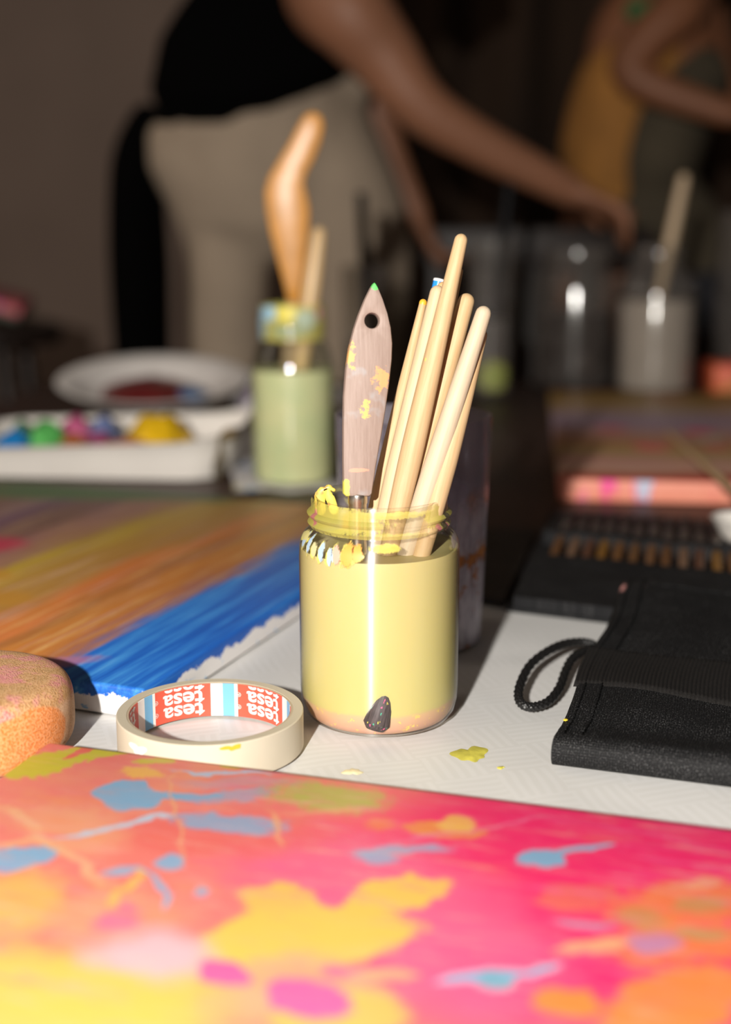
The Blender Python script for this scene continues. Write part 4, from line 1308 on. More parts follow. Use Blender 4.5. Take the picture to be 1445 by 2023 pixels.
# small translucent white dish and the brush resting over it
DX = PZ(1462, 1062, 0.014)
dish = thing('paint_dish', 'small round translucent white dish cut by the right edge of the photo', 'dish', (DX.x, DX.y, TZ + 0.0137))
M_dish = plain('milky_plastic', (0.72, 0.68, 0.63), 0.25, 0.06, 30, Coat_Weight=0.5)
obj('bowl', lathe('bowl', [(0, 0.001), (0.013, 0.0), (0.0155, 0.002), (0.0235, 0.0165), (0.0242, 0.0172), (0.0232, 0.0176), (0.0222, 0.0168), (0.0145, 0.0038), (0, 0.003)], 48), M_dish, dish)
obj('paint_residue', lathe('dish_paint', [(0, 0.0045), (0.0130, 0.0045), (0.0150, 0.0052), (0, 0.0062)], 32), plain('cream_residue', (0.70, 0.56, 0.32), 0.4), dish)
b0, b1 = PZ(1318, 852, 0.027), PZ(1500, 1012, 0.060)
brush('light wooden brush propped across the salmon edged canvas at the right edge', b0, b1, 0.0026, 0.0036, None, M_handle_spot, fer=0.02, brl=0.02)

# ================================================================== JAR OF GREENISH WATER (REAR LEFT)
GX, GY = -0.0755, 1.362
gj = thing('glass_jar', 'slim glass jar of pale green paint water behind the streaked canvas', 'jar', (GX, GY, TZ + 0.001))
go = [(0, 0.001), (0.034, 0.0), (0.040, 0.003), (0.0425, 0.009), (0.0428, 0.02), (0.0428, 0.115), (0.0420, 0.126), (0.0385, 0.138), (0.0340, 0.146), (0.0325, 0.150), (0.0325, 0.156), (0.0340, 0.158), (0.0325, 0.161), (0.0340, 0.168), (0.0325, 0.171), (0.0325, 0.183), (0.0315, 0.1855)]
gi = [(0.0298, 0.184), (0.0298, 0.150), (0.036, 0.136), (0.0395, 0.125), (0.0402, 0.115), (0.0402, 0.012), (0.037, 0.006), (0, 0.005)]
obj('glass', lathe('green_jar_glass', go + gi, 72), thin_glass('green_jar_glass', (0.96, 0.97, 0.95), (0.66, 0.72, 0.64), 0.05, 1.0), gj)
def gw_mat():
    t = NT('pale_green_paint_water')
    o = t.coord()
    c = t.ramp(t.noise(o, 26, 2), [(0.3, (0.56, 0.62, 0.34)), (0.7, (0.70, 0.68, 0.38))])
    return t.done(t.bsdf(c, 0.4, None, Subsurface_Weight=0.2, Subsurface_Radius=(0.004, 0.004, 0.002), Subsurface_Scale=1.0))
obj('paint_water', lathe('green_water', [(0, 0.0055), (0.0388, 0.0050), (0.0420, 0.011), (0.0423, 0.115), (0.0419, 0.1195), (0, 0.1195)], 64), gw_mat(), gj)
Cb = (0.35, 0.58, 0.72)
gfilm = [(0.62, 0.178, 0.06, 0.008, Cb, 0.8), (0.52, 0.178, 0.06, 0.009, (0.78, 0.66, 0.08), 0.9), (0.42, 0.172, 0.06, 0.01, (0.55, 0.66, 0.50), 0.7), (0.72, 0.165, 0.08, 0.02, Cb, 0.6), (0.34, 0.178, 0.02, 0.006, (0.8, 0.35, 0.4), 0.8), (0.5, 0.160, 0.1, 0.006, (0.5, 0.6, 0.35), 0.5), (0.9, 0.17, 0.15, 0.01, Cb, 0.5), (0.12, 0.17, 0.15, 0.01, Yp, 0.5)]
obj('paint_smear', lathe('green_neck_smear', [(0.0328, 0.150), (0.0328, 0.156), (0.0343, 0.158), (0.0328, 0.161), (0.0343, 0.168), (0.0328, 0.171), (0.0328, 0.183), (0.0318, 0.1857)], 72), film_mat('green_jar_smear', [(a_, b_, c__, d__, e_, min(1, f_ * 1.25)) for a_, b_, c__, d__, e_, f_ in gfilm], 0.55), gj)
# broad orange handled flat brush
oy = 1.365
S2 = (oy * 0.977 + 0.02) / FPX
def ox(px, py):
    return ((px - 580) * S2, (592 - py) * S2)
o_out = [(571, 600), (562, 560), (549, 510), (537, 462), (530, 420), (528, 385), (536, 358), (556, 326), (578, 292), (594, 262), (606, 243), (622, 237), (637, 244), (642, 262), (636, 292), (624, 322), (608, 350), (602, 370), (608, 392), (613, 420), (611, 460), (605, 510), (597, 560), (592, 600)]
fb = thing('flat_paintbrush', 'broad flat brush with a curved orange handle standing in the green water jar', 'paintbrush', PY(580, 592, oy), group='brushes in the green water jar')
obj('handle', plate_from_outline('orange_handle', [ox(*p) for p in o_out], 0.009, (), 0.0022), plain('orange_lacquer', (0.58, 0.25, 0.035), 0.35, 0.12, 30), fb)
fzb = -(PY(580, 592, oy).z - (TZ + 0.012))
obj('ferrule', plate_from_outline('flat_ferrule', [(-0.0075, -0.002), (0.0075, -0.002), (0.013, -0.07), (0.013, -0.105), (-0.013, -0.105), (-0.013, -0.07)], 0.008, (), 0.001), plain('dull_copper', (0.30, 0.20, 0.10), 0.6, 0.2, 60), fb)
obj('bristles', plate_from_outline('flat_bristles', [(-0.0125, -0.103), (0.0125, -0.103), (0.0135, -0.13), (0.012, fzb + 0.006), (-0.012, fzb + 0.006), (-0.0135, -0.13)], 0.0085, (), 0.001), M_bristle, fb)
t2 = PY(632, 448, 1.375)
m2_ = PY(606, 640, 1.368)
bot2 = line_to_z(t2, m2_, TZ + 0.010)
d_ = Vector((bot2.x - GX, bot2.y - GY))
if d_.length > 0.030:
    d_ *= 0.030 / d_.length
bot2 = Vector((GX + d_.x, GY + d_.y, bot2.z))
brush('stout natural wood brush with yellow paint standing beside the orange handle', t2, bot2, 0.0070, 0.0098, 'brushes in the green water jar', wood_mat('wood_with_yellow', (0.62, 0.40, 0.18), (0.74, 0.52, 0.28), 0.35, flecks=[((0.70, 0.60, 0.10), 30, 0.60)]), belly=0.75, br=0.009, brl=0.03)

# ================================================================== PAINT TRAY, PLATE AND PAPER (LEFT)
M_tray = plain('white_tray', (0.80, 0.75, 0.69), 0.4, 0.05, 12)
def rrect(hx, hy, r, n=8):
    pts = []
    for cx, cy, a0 in ((hx - r, hy - r, 0), (-hx + r, hy - r, 90), (-hx + r, -hy + r, 180), (hx - r, -hy + r, 270)):
        for k in range(n + 1):
            a = R(a0 + 90 * k / n)
            pts.append((cx + r * math.cos(a), cy + r * math.sin(a)))
    return pts
def tray_mesh(hx, hy, hgt, flare=0.02, lift=None):
    rings = []
    for s, z in ((-0.004, 0.0), (flare * 0.55, hgt * 0.55), (flare, hgt), (flare + 0.003, hgt + 0.0015), (flare + 0.0005, hgt + 0.002), (flare - 0.003, hgt - 0.001), (flare * 0.5 - 0.002, hgt * 0.55), (-0.006, 0.004)):
        rings.append([(x, y, z + (lift(x, y) * z / hgt if lift else 0)) for x, y in rrect(hx + s, hy + s, 0.045 + max(s, 0))])
    V, Fc = [], []
    n = len(rings[0])
    for r_ in rings:
        V += r_
    for k in range(len(rings) - 1):
        for i in range(n):
            j = (i + 1) % n
            Fc.append((k * n + i, k * n + j, (k + 1) * n + j, (k + 1) * n + i))
    Fc.append(tuple(reversed(range(n))))
    Fc.append(tuple((len(rings) - 1) * n + i for i in range(n)))
    return mesh('tray', V, Fc, smooth=60)
TRX, TRY, TRR = -0.292, 1.475, R(-5)
tray = thing('paint_tray', 'white paint tray with heaps of yellow, green and blue paint at left', 'paint tray', (TRX, TRY, TZ + 0.002), (0, 0, TRR))
obj('shell', tray_mesh(0.152, 0.106, 0.032, 0.010, lambda x, y: 0.010 * max(0, (x + 0.02) / 0.14) ** 2), M_tray, tray)
def heap(name, x, y, rx, ry, h, col, seed, n=26, m=7, z0=0.005):
    rnd = random.Random(seed)
    off = Vector((rnd.uniform(0, 50), rnd.uniform(0, 50), 0))
    V, Fc = [(x, y, z0 + h * 0.95)], []
    for k in range(1, m + 1):
        s = k / m
        for i in range(n):
            a = 2 * math.pi * i / n
            f = 1 + 0.35 * mnoise.noise(off + Vector((math.cos(a) * 1.3, math.sin(a) * 1.3, s)))
            px_, py_ = x + rx * s * f * math.cos(a), y + ry * s * f * math.sin(a)
            zz = h * (1 - s ** 2.2) * (0.92 + 0.22 * mnoise.noise(off + Vector((px_ * 55, py_ * 55, 5))))
            V.append((px_, py_, z0 + max(zz, 0)))
    Fc += [(0, 1 + i, 1 + (i + 1) % n) for i in range(n)]
    for k in range(m - 1):
        for i in range(n):
            j = (i + 1) % n
            Fc.append((1 + k * n + i, 1 + (k + 1) * n + i, 1 + (k + 1) * n + j, 1 + k * n + j))
    return mesh(name, V, Fc, smooth=60), plain('wet_paint_%d' % seed, col, 0.3, 0.25, 40)
# (px, py) of each heap's centre in the photograph, half width m, height, colour
def tray_heap(px, y, rx, ry, h, col, seed):
    p = PY(px, 850, y)
    lx, ly = local_of((TRX, TRY), TRR, (p.x, p.y))
    me, mt = heap('paint_heap', lx, ly, rx, ry, h, col, seed)
    obj('paint_heap', me, mt, tray)
for a in ((312, 1.485, 0.050, 0.045, 0.052, (0.80, 0.48, 0.01), 11), (95, 1.45, 0.027, 0.04, 0.050, (0.10, 0.42, 0.10), 12), (30, 1.43, 0.030, 0.04, 0.043, (0.01, 0.16, 0.42), 13), (148, 1.42, 0.026, 0.025, 0.040, (0.32, 0.09, 0.02), 14),
          (152, 1.50, 0.028, 0.03, 0.050, (0.50, 0.10, 0.22), 15), (205, 1.50, 0.024, 0.03, 0.050, (0.14, 0.18, 0.36), 16), (195, 1.43, 0.024, 0.02, 0.040, (0.22, 0.04, 0.10), 17), (255, 1.42, 0.055, 0.02, 0.034, (0.50, 0.16, 0.09), 18), (50, 1.52, 0.03, 0.03, 0.036, (0.08, 0.22, 0.10), 19), (215, 1.55, 0.05, 0.02, 0.030, (0.60, 0.55, 0.45), 20)):
    tray_heap(*a)
# brown paint run over the tray's right corner
run = smooth_path([(0.1630, 0.05, 0.0505), (0.1640, -0.02, 0.0510), (0.1605, -0.075, 0.0495), (0.1500, -0.1030, 0.0460), (0.1475, -0.1015, 0.026), (0.1430, -0.0975, 0.002)], 24)
V, Fc = sweep_data(run, [0.0035 + 0.002 * math.sin(i * 0.7) for i in range(24)], 10, rb=0.003)
t = NT('mixed_brown_blue_paint'); c_ = t.ramp(t.noise(t.coord(), 25, 3), [(0.35, (0.06, 0.09, 0.14)), (0.5, (0.10, 0.07, 0.03)), (0.62, (0.32, 0.18, 0.03))])
obj('paint_run', mesh('paint_run', V, Fc), t.done(t.bsdf(c_, 0.4)), tray)

pl2 = thing('paper_plate', 'tilted white paper plate with dark red paint behind the paint tray', 'plate', (-0.305, 1.885, TZ + 0.005), (R(9), 0, R(4)))
M_plate = plain('white_paper_plate', (0.80, 0.75, 0.71), 0.6, 0.08, 14)
obj('dish', lathe('plate', [(0, 0.001), (0.085, 0.0), (0.092, 0.004), (0.115, 0.020), (0.135, 0.026), (0.137, 0.028), (0.134, 0.029), (0.113, 0.024), (0.090, 0.008), (0.084, 0.004), (0, 0.004)], 64), M_plate, pl2, loc=(0, 0, 0.020))
me, mt = heap('paint_pool', 0, 0, 0.075, 0.085, 0.018, (0.16, 0.015, 0.015), 31, z0=0.024)
obj('paint_pool', me, mt, pl2)
me, mt = heap('paint_pool', 0.055, -0.025, 0.03, 0.04, 0.018, (0.10, 0.18, 0.34), 32, z0=0.024)
obj('paint_pool', me, mt, pl2)

# crumpled paper behind tray and plate
def crumple(name, hx, hy, hgt, seed, n=46):
    V, Fc = [], []
    off = seed * 7.3
    for i in range(n + 1):
        for j in range(n + 1):
            x, y = (i / n * 2 - 1), (j / n * 2 - 1)
            rx = mnoise.noise(Vector((x * 2.2 + off, y * 2.2, 0.5)))
            z = hgt * max(0.0, (1 - 0.55 * (x * x + y * y))) * (0.72 + 0.65 * rx + 0.22 * mnoise.noise(Vector((x * 6, y * 6 + off, 2))))
            V.append((x * hx * (1 + 0.12 * mnoise.noise(Vector((y * 2, off, 3)))), y * hy * (1 + 0.12 * mnoise.noise(Vector((x * 2, off, 8)))), max(z, 0.0015)))
    for i in range(n):
        for j in range(n):
            a = i * (n + 1) + j
            Fc.append((a, a + n + 1, a + n + 2, a + 1))
    return mesh(name, V, Fc, smooth=45)
def paper_mat():
    t = NT('paint_spotted_paper')
    o = t.coord()
    c = (0.80, 0.76, 0.76)
    for i, (col, th) in enumerate((((0.45, 0.08, 0.30), 0.66), ((0.15, 0.32, 0.55), 0.66), ((0.70, 0.58, 0.10), 0.67), ((0.40, 0.30, 0.45), 0.64))):
        c = t.mix(t.maprange(t.noise(t.mapping(o, (i * 2.7, i * 1.3, 0)), 22, 3), th, th + 0.05), c, col)
    return t.done(t.bsdf(c, 0.8))
pa = obj('crumpled_paper', crumple('crumpled_paper', 0.080, 0.12, 0.060, 3), paper_mat(), loc=(-0.115, 1.93, TZ + 0.001), rot=(0, 0, R(12)))
pa.modifiers.new('thickness', 'SOLIDIFY').thickness = 0.001
tag(pa, 'crumpled white paint-spotted paper heaped beside the paper plate', 'paper')

sheet_me = crumple('paper_sheet', 0.055, 0.255, 0.0022, 5, 30)
ps = obj('paper_sheet', sheet_me, MATS.get('paint_spotted_paper') or pa.data.materials[0], loc=(-0.118, 1.56, TZ + 0.0003), rot=(0, 0, R(9)))
tag(ps, 'flat white paint-spotted paper strip between the paint tray and the green water jar', 'paper')

# ================================================================== GLASSES AND JARS AT THE FAR END
def far_glass(name, label, cat, x, y, prof_o, prof_i, liq=None, liq_col=None, group=None, extra=None):
    g = thing(name, label, cat, (x, y, TZ + 0.001), group=group)
    obj('glass', lathe('far_glass', prof_o + prof_i, 56), M_glass_far, g)
    if liq:
        obj('water', lathe('far_water', liq, 48), plain('water_' + liq_col[0], liq_col[1], 0.35, 0.12, 30), g)
    return g
def straight(r0, r1, h, wall=0.0025):
    return ([(0, 0.0005), (r0 - 0.003, 0.0), (r0, 0.003), (r1, h - 0.001), (r1 - 0.0008, h)], [(r1 - wall, h - 0.0008), (r0 - wall, 0.010), (0, 0.009)])
def stick(label, p0, p1, r, group=None):
    b = thing('paintbrush', label, 'paintbrush', group=group)
    p0, p1 = Vector(p0), Vector(p1)
    b.matrix_world = align(p1, p0 - p1)
    L = (p0 - p1).length
    obj('handle', lathe('stick', [(r * 0.7, 0.05), (r, L * 0.5), (r * 0.85, L - 0.004), (r * 0.5, L), (0, L)], 16), M_black_paintstick, b)
    obj('ferrule', lathe('stick_ferrule', [(r * 0.72, 0.028), (r * 0.75, 0.052), (0, 0.052)], 14), M_steel, b)
    obj('bristles', lathe('stick_bristle', [(0, 0), (r * 0.5, 0.006), (r * 0.8, 0.018), (r * 0.7, 0.029)], 14), M_bristle, b)
    return b
# glass with black brush behind the palette knife
g1x, g1y = -0.002, 2.075
po, pi_ = straight(0.030, 0.036, 0.205)
far_glass('drinking_glass', 'tall clear glass with a black stick, behind the palette knife', 'glass', g1x, g1y, po, pi_, [(0, 0.0095), (0.0277, 0.0105), (0.0300, 0.085), (0, 0.085)], ('murky', (0.13, 0.115, 0.11)))
stick('black handled brush standing in the glass behind the palette knife', PY(713, 380, 2.08), (g1x + 0.012, g1y - 0.005, TZ + 0.014), 0.0090, 'black handled brushes at the far end')
g2x, g2y = 0.196, 2.075
po, pi_ = straight(0.033, 0.038, 0.245)
g2 = far_glass('drinking_glass', 'tall clear glass with a green paint stain, right of the pale brush handles', 'glass', g2x, g2y, po, pi_, [(0, 0.0095), (0.0300, 0.0105), (0.0322, 0.12), (0, 0.12)], ('murky', (0.13, 0.115, 0.11)))
obj('paint_stain', lathe('stain', [(0.0335, 0.012), (0.0348, 0.060)], 24, a0=R(130), a1=R(215)), film_mat('green_stain', [(0.5, 0.035, 0.45, 0.022, (0.34, 0.38, 0.10), 0.9)]), g2)
stick('black handled brush leaning in the tall green stained glass', PY(1008, 358, 2.10), (g2x - 0.004, g2y, TZ + 0.014), 0.0090, 'black handled brushes at the far end')
# wide dark jar
wjx, wjy = 0.345, 2.165
wo = [(0, 0.001), (0.052, 0.0), (0.060, 0.004), (0.0635, 0.012), (0.064, 0.03), (0.064, 0.165), (0.060, 0.185), (0.052, 0.198), (0.050, 0.204), (0.0515, 0.208), (0.050, 0.212), (0.0515, 0.217), (0.050, 0.228), (0.049, 0.230)]
wi = [(0.0468, 0.229), (0.0468, 0.200), (0.056, 0.184), (0.0605, 0.164), (0.0605, 0.014), (0.052, 0.006), (0, 0.005)]
far_glass('glass_jar', 'wide glass jar of dark water between the two tall vessels at the far end', 'jar', wjx, wjy, wo, wi, [(0, 0.0055), (0.052, 0.0068), (0.0602, 0.014), (0.0602, 0.128), (0, 0.128)], ('dark', (0.016, 0.008, 0.006)))
# white water jar
vjx, vjy = 0.462, 2.10
vo_ = [(0, 0.001), (0.050, 0.0), (0.058, 0.004), (0.0610, 0.012), (0.0615, 0.03), (0.0615, 0.160), (0.058, 0.180), (0.044, 0.196), (0.039, 0.203), (0.0405, 0.207), (0.039, 0.211), (0.0405, 0.216), (0.039, 0.232), (0.038, 0.234)]
vi_ = [(0.0358, 0.233), (0.0358, 0.203), (0.053, 0.180), (0.0582, 0.160), (0.0582, 0.014), (0.050, 0.006), (0, 0.005)]
far_glass('glass_jar', 'large glass jar of cloudy whitish water with a leaning brush, far right', 'jar', vjx, vjy, vo_, vi_, [(0, 0.0055), (0.050, 0.0068), (0.0580, 0.014), (0.0580, 0.150), (0, 0.150)], ('milky', (0.52, 0.45, 0.39)))
brush('bare wooden brush leaning to the right out of the cloudy white jar', PY(1354, 343, 2.115), (vjx - 0.022, vjy, TZ + 0.010), 0.0080, 0.0095, None, wood_mat('dull_wood', (0.50, 0.36, 0.22), (0.62, 0.47, 0.31), 0.5), belly=0.7, br=0.009, brl=0.035)
# clear jar at the right edge, further back
po, pi_ = straight(0.045, 0.047, 0.29)
far_glass('drinking_glass', 'empty clear glass vessel at the right edge behind the cloudy jar', 'glass', 0.625, 2.19, po, pi_)

# ================================================================== CHAIR, STOOL
M_darkwood = plain('dark_chair_wood', (0.018, 0.010, 0.007), 0.5, 0.3, 12, 0, 300, (4, 4, 0.5))
ch = thing('wooden_chair', 'dark wooden chair tucked in at the far end of the table', 'chair', (0.345, 2.47, 0))
for sx in (-1, 1):
    obj('leg', box('leg', 0.035, 0.035, 0.955, 0.004), M_darkwood, ch, loc=(sx * 0.20, 0.20, 0.4775))
    obj('leg', box('leg', 0.035, 0.035, 0.43, 0.004), M_darkwood, ch, loc=(sx * 0.20, -0.18, 0.215))
obj('seat', box('seat', 0.44, 0.44, 0.03, 0.008), M_darkwood, ch, loc=(0, 0, 0.445))
obj('top_rail', box('top_rail', 0.46, 0.028, 0.075, 0.008), M_darkwood, ch, loc=(0, 0.20, 0.945))
for sx in (-0.1, 0, 0.1):
    obj('back_slat', box('back_slat', 0.045, 0.014, 0.45, 0.003), M_darkwood, ch, loc=(sx, 0.20, 0.685))

stl = thing('wooden_stool', 'dark tall wooden stool standing at the left behind the table', 'stool', (-0.82, 2.75, 0))
obj('seat', lathe('stool_seat', [(0, 0), (0.17, 0), (0.185, 0.01), (0.185, 0.03), (0.175, 0.04), (0, 0.04)], 40), M_darkwood, stl, loc=(0, 0, 0.745))
for a in (45, 135, 225, 315):
    dx, dy = math.cos(R(a)), math.sin(R(a))
    obj('leg', tube('stool_leg', [(dx * 0.17, dy * 0.17, 0.012), (dx * 0.12, dy * 0.12, 0.74)], 0.016), M_darkwood, stl)
for a in range(4):
    p = [Vector((math.cos(R(45 + 90 * k)) * 0.152, math.sin(R(45 + 90 * k)) * 0.152, 0.27)) for k in (a, a + 1)]
    obj('rung', tube('stool_rung', p, 0.010), M_darkwood, stl)
def stool_canvas_mat():
    t = NT('pink_edged_small_painting')
    o = t.coord()
    c = t.ramp(t.noise(o, 16, 3), [(0.38, (0.55, 0.05, 0.30)), (0.50, (0.75, 0.16, 0.16)), (0.62, (0.60, 0.08, 0.14)), (0.72, (0.10, 0.20, 0.10))])
    sx = t.n('ShaderNodeSeparateXYZ'); t.l(o, sx.inputs[0])
    c = t.mix(t.maprange(sx.outputs[2], -0.006, 0.004), (0.10, 0.115, 0.09), c)
    return t.done(t.bsdf(c, 0.5))
scv = obj('painted_canvas', bm_mesh('canvas', box_bm(0.30, 0.24, 0.030, 0.003, 2), 60), stool_canvas_mat(), loc=(-0.845, 2.72, 0.858), rot=(R(2), R(16), R(8)))
tag(scv, 'small tilted canvas with a pink edge lying on the stool at left', 'canvas')

# ================================================================== PEOPLE
M_skin = plain('skin', (0.29, 0.125, 0.066), 0.55, 0.06, 10, Subsurface_Weight=0.0)
M_black_top = plain('black_jersey', (0.0012, 0.0011, 0.0011), 0.95, 0.1, 30, Specular_IOR_Level=0.05)
M_beige = plain('beige_trouser_cloth', (0.36, 0.28, 0.205), 0.9, 0.10, 8, 0.2, 200)
M_hair = plain('dark_hair', (0.03, 0.017, 0.010), 0.6, 0.4, 60)

def soft_body(name, lofts, mat, parent, voxel=0.009, smooth=6):
    V, Fc = merge(*lofts)
    me = mesh(name, V, Fc, smooth=0)
    o = obj(name, me, mat, parent)
    rm = o.modifiers.new('skin', 'REMESH')
    rm.mode = 'VOXEL'
    rm.voxel_size = voxel
    rm.use_smooth_shade = True
    sm = o.modifiers.new('relax', 'SMOOTH')
    sm.factor = 0.5
    sm.iterations = smooth
    return o
def limb(pts, rads, n=14, seg=16, rb=None):
    P_ = smooth_path(pts, n)
    rr, rbb = [], []
    for i in range(n):
        f = i / (n - 1) * (len(rads) - 1)
        k = min(int(f), len(rads) - 2)
        rr.append(rads[k] + (rads[k + 1] - rads[k]) * (f - k))
        if rb:
            rbb.append(rb[k] + (rb[k + 1] - rb[k]) * (f - k))
    return sweep_data(P_, rr, seg, rb=rbb if rb else None)
def hand(wrist, direction, palm_n, size=1.0, curl=0.35, thumb_side=1):
    """palm and five bent fingers"""
    d = Vector(direction).normalized()
    nrm = Vector(palm_n)
    nrm = (nrm - d * nrm.dot(d)).normalized()
    side = d.cross(nrm).normalized() * thumb_side
    s = size
    out = []
    w_ = Vector(wrist)
    kn = w_ + d * 0.085 * s
    out.append(sweep_data([w_ - d * 0.01, w_ + d * 0.03 * s, kn], [0.026 * s, 0.036 * s, 0.040 * s], 14, rb=[0.020 * s, 0.017 * s, 0.014 * s], hint=nrm))
    for k, (off, ln) in enumerate(((0.030, 0.068), (0.010, 0.078), (-0.010, 0.072), (-0.029, 0.056))):
        b0_ = kn + side * off * s - d * 0.01
        d1 = (d * math.cos(curl) + nrm * math.sin(curl)).normalized()
        d2_ = (d * math.cos(curl * 2.2) + nrm * math.sin(curl * 2.2)).normalized()
        p1 = b0_ + d1 * ln * 0.5 * s
        p2 = p1 + d2_ * ln * 0.5 * s
        out.append(sweep_data([b0_, p1, p2], [0.0095 * s, 0.0088 * s, 0.0072 * s], 10))
    tb_ = w_ + d * 0.03 * s + side * 0.030 * s
    t1 = tb_ + (d * 0.6 + side * 0.7 + nrm * 0.2).normalized() * 0.036 * s
    t2_ = t1 + (d * 0.9 + side * 0.2 + nrm * 0.35).normalized() * 0.030 * s
    out.append(sweep_data([tb_, t1, t2_], [0.013 * s, 0.011 * s, 0.0085 * s], 10))
    return out
def head_parts(c, face, up_=(0, 0, 1), s=1.0):
    """skull, jaw, nose, ears, brow; returns lofts and the facing frame"""
    f = Vector(face).normalized()
    u = Vector(up_)
    u = (u - f * u.dot(f)).normalized()
    r_ = f.cross(u).normalized()
    c = Vector(c)
    L_ = [sweep_data([c - u * 0.05 * s + f * 0.012 * s, c + u * 0.045 * s - f * 0.012 * s], [0.070 * s, 0.078 * s], 18, rb=[0.082 * s, 0.094 * s], hint=f),
          sweep_data([c - u * 0.055 * s + f * 0.035 * s, c - u * 0.092 * s + f * 0.055 * s], [0.052 * s, 0.030 * s], 14),
          sweep_data([c + u * 0.010 * s + f * 0.090 * s, c - u * 0.022 * s + f * 0.108 * s], [0.009 * s, 0.013 * s], 10)]
    for sd in (-1, 1):
        L_.append(sweep_data([c + r_ * 0.078 * s * sd + u * 0.018 * s, c + r_ * 0.078 * s * sd - u * 0.022 * s], [0.012 * s, 0.009 * s], 8))
    L_.append(sweep_data([c - u * 0.048 * s + f * 0.088 * s - r_ * 0.02 * s, c - u * 0.048 * s + f * 0.092 * s, c - u * 0.048 * s + f * 0.088 * s + r_ * 0.02 * s], [0.005 * s, 0.008 * s, 0.005 * s], 8))
    return L_, f, u, r_

W1 = 2.52
p1_ = thing('person', 'person in black sleeveless top and beige trousers bending over the far table end', 'person', (-0.15, W1, 0))
p1_.location = (0, 0, 0)
Q = lambda px, py, y=W1: PY(px, py, y)
sh = Q(680, 15, W1 - 0.14)           # near shoulder
el = Q(862, 232, W1 - 0.13)
wr = Q(1130, 378, W1 - 0.08)
sh2 = Q(700, 60, W1 + 0.16)          # far shoulder
el2 = Q(765, 290, W1 + 0.16)
wr2 = Q(826, 430, W1 + 0.14)
pel = Q(505, 290)
chest = Q(640, -20, W1 + 0.03)
neck = Q(700, -120, W1 + 0.02)
headc = Q(790, -215, W1 + 0.0)
foot = lambda x, y: Vector((x, y, 0.06))
kneeL, kneeR = Q(455, 900, W1), Q(690, 900, W1 + 0.05)
body = [limb([pel, Q(550, 120), chest], [0.125, 0.12, 0.13], rb=[0.075, 0.08, 0.09]),
        limb([chest, neck], [0.10, 0.05]),
        limb([neck, headc], [0.048, 0.05]),
        limb([Q(640, -20, W1 - 0.06), sh, (sh * 0.6 + el * 0.4), el, wr], [0.085, 0.080, 0.062, 0.046, 0.030], 24),
        limb([Q(640, 20, W1 + 0.10), sh2, el2, wr2], [0.070, 0.058, 0.036, 0.026], 20),
        limb([Q(430, 380), Q(452, 560), kneeL, Vector((kneeL.x, W1 + 0.02, 0.09))], [0.060, 0.055, 0.050, 0.038], 20),
        limb([Q(620, 310, W1 + 0.05), Q(690, 560, W1 + 0.05), kneeR, Vector((kneeR.x, W1 + 0.06, 0.09))], [0.070, 0.060, 0.050, 0.038], 20)]
hp, hf, hu, hr = head_parts(headc + Vector((0.05, 0, -0.02)), (0.8, -0.2, -0.55))
body += hp
body += hand(wr, Q(1240, 428, W1 - 0.08) - wr, (0, -0.2, -1), 1.05, 0.45, 1)
body += hand(wr2, (Q(850, 475, W1 + 0.13) - wr2), (0.6, -0.2, -0.6), 0.95, 0.5, -1)
soft_body('body', body, M_skin, p1_, 0.0085, 5)
hc = headc + Vector((0.05, 0, -0.02))
soft_body('hair', [sweep_data([hc + hu * 0.055 - hf * 0.03, hc - hf * 0.06 - hu * 0.02], [0.088, 0.070], 16), sweep_data([hc - hf * 0.09 + hu * 0.05, hc - hf * 0.15 + hu * 0.08], [0.035, 0.03], 12)], M_hair, p1_, 0.010, 4)
M_eye = plain('dark_eye', (0.02, 0.012, 0.01), 0.2)
for sd in (-1, 1):
    obj('eye', lathe('eye', [(0.0, -0.006), (0.0055, -0.003), (0.0075, 0.0), (0.0055, 0.003), (0.0, 0.006)], 14), M_eye, p1_, loc=hc + hf * 0.088 + hr * 0.030 * sd + hu * 0.012)
# trousers
soft_body('trousers', [limb([Q(500, 222), Q(505, 262), Q(505, 330)], [0.188, 0.196, 0.185], rb=[0.135, 0.140, 0.130]),
                       limb([Q(395, 300), Q(448, 480), Q(450, 720), kneeL + Vector((0, 0, -0.2)), Vector((kneeL.x, W1 + 0.02, 0.10))], [0.105, 0.078, 0.072, 0.075, 0.07], 24),
                       limb([Q(605, 280, W1 + 0.03), Q(690, 470, W1 + 0.03), Q(700, 720, W1 + 0.05), kneeR + Vector((0, 0, -0.2)), Vector((kneeR.x, W1 + 0.06, 0.10))], [0.130, 0.118, 0.100, 0.08, 0.075], 24),
                       limb([Q(470, 205, W1 - 0.03), Q(600, 205, W1 - 0.02), Q(700, 172, W1)], [0.05, 0.06, 0.035], 14)], M_beige, p1_, 0.010, 6)
# top: covers torso, ends at the waist and at the arm hole
soft_body('top', [limb([Q(462, 165, W1 - 0.01), Q(510, 90, W1), Q(628, -20, W1 + 0.02), Q(690, -100, W1 + 0.02)], [0.155, 0.152, 0.150, 0.10], rb=[0.145, 0.140, 0.105, 0.08]),
                  limb([Q(400, 190, W1 - 0.02), Q(520, 178, W1 - 0.02), Q(640, 128, W1 - 0.01)], [0.055, 0.075, 0.050], 14, rb=[0.145, 0.15, 0.12])], M_black_top, p1_, 0.010, 5)
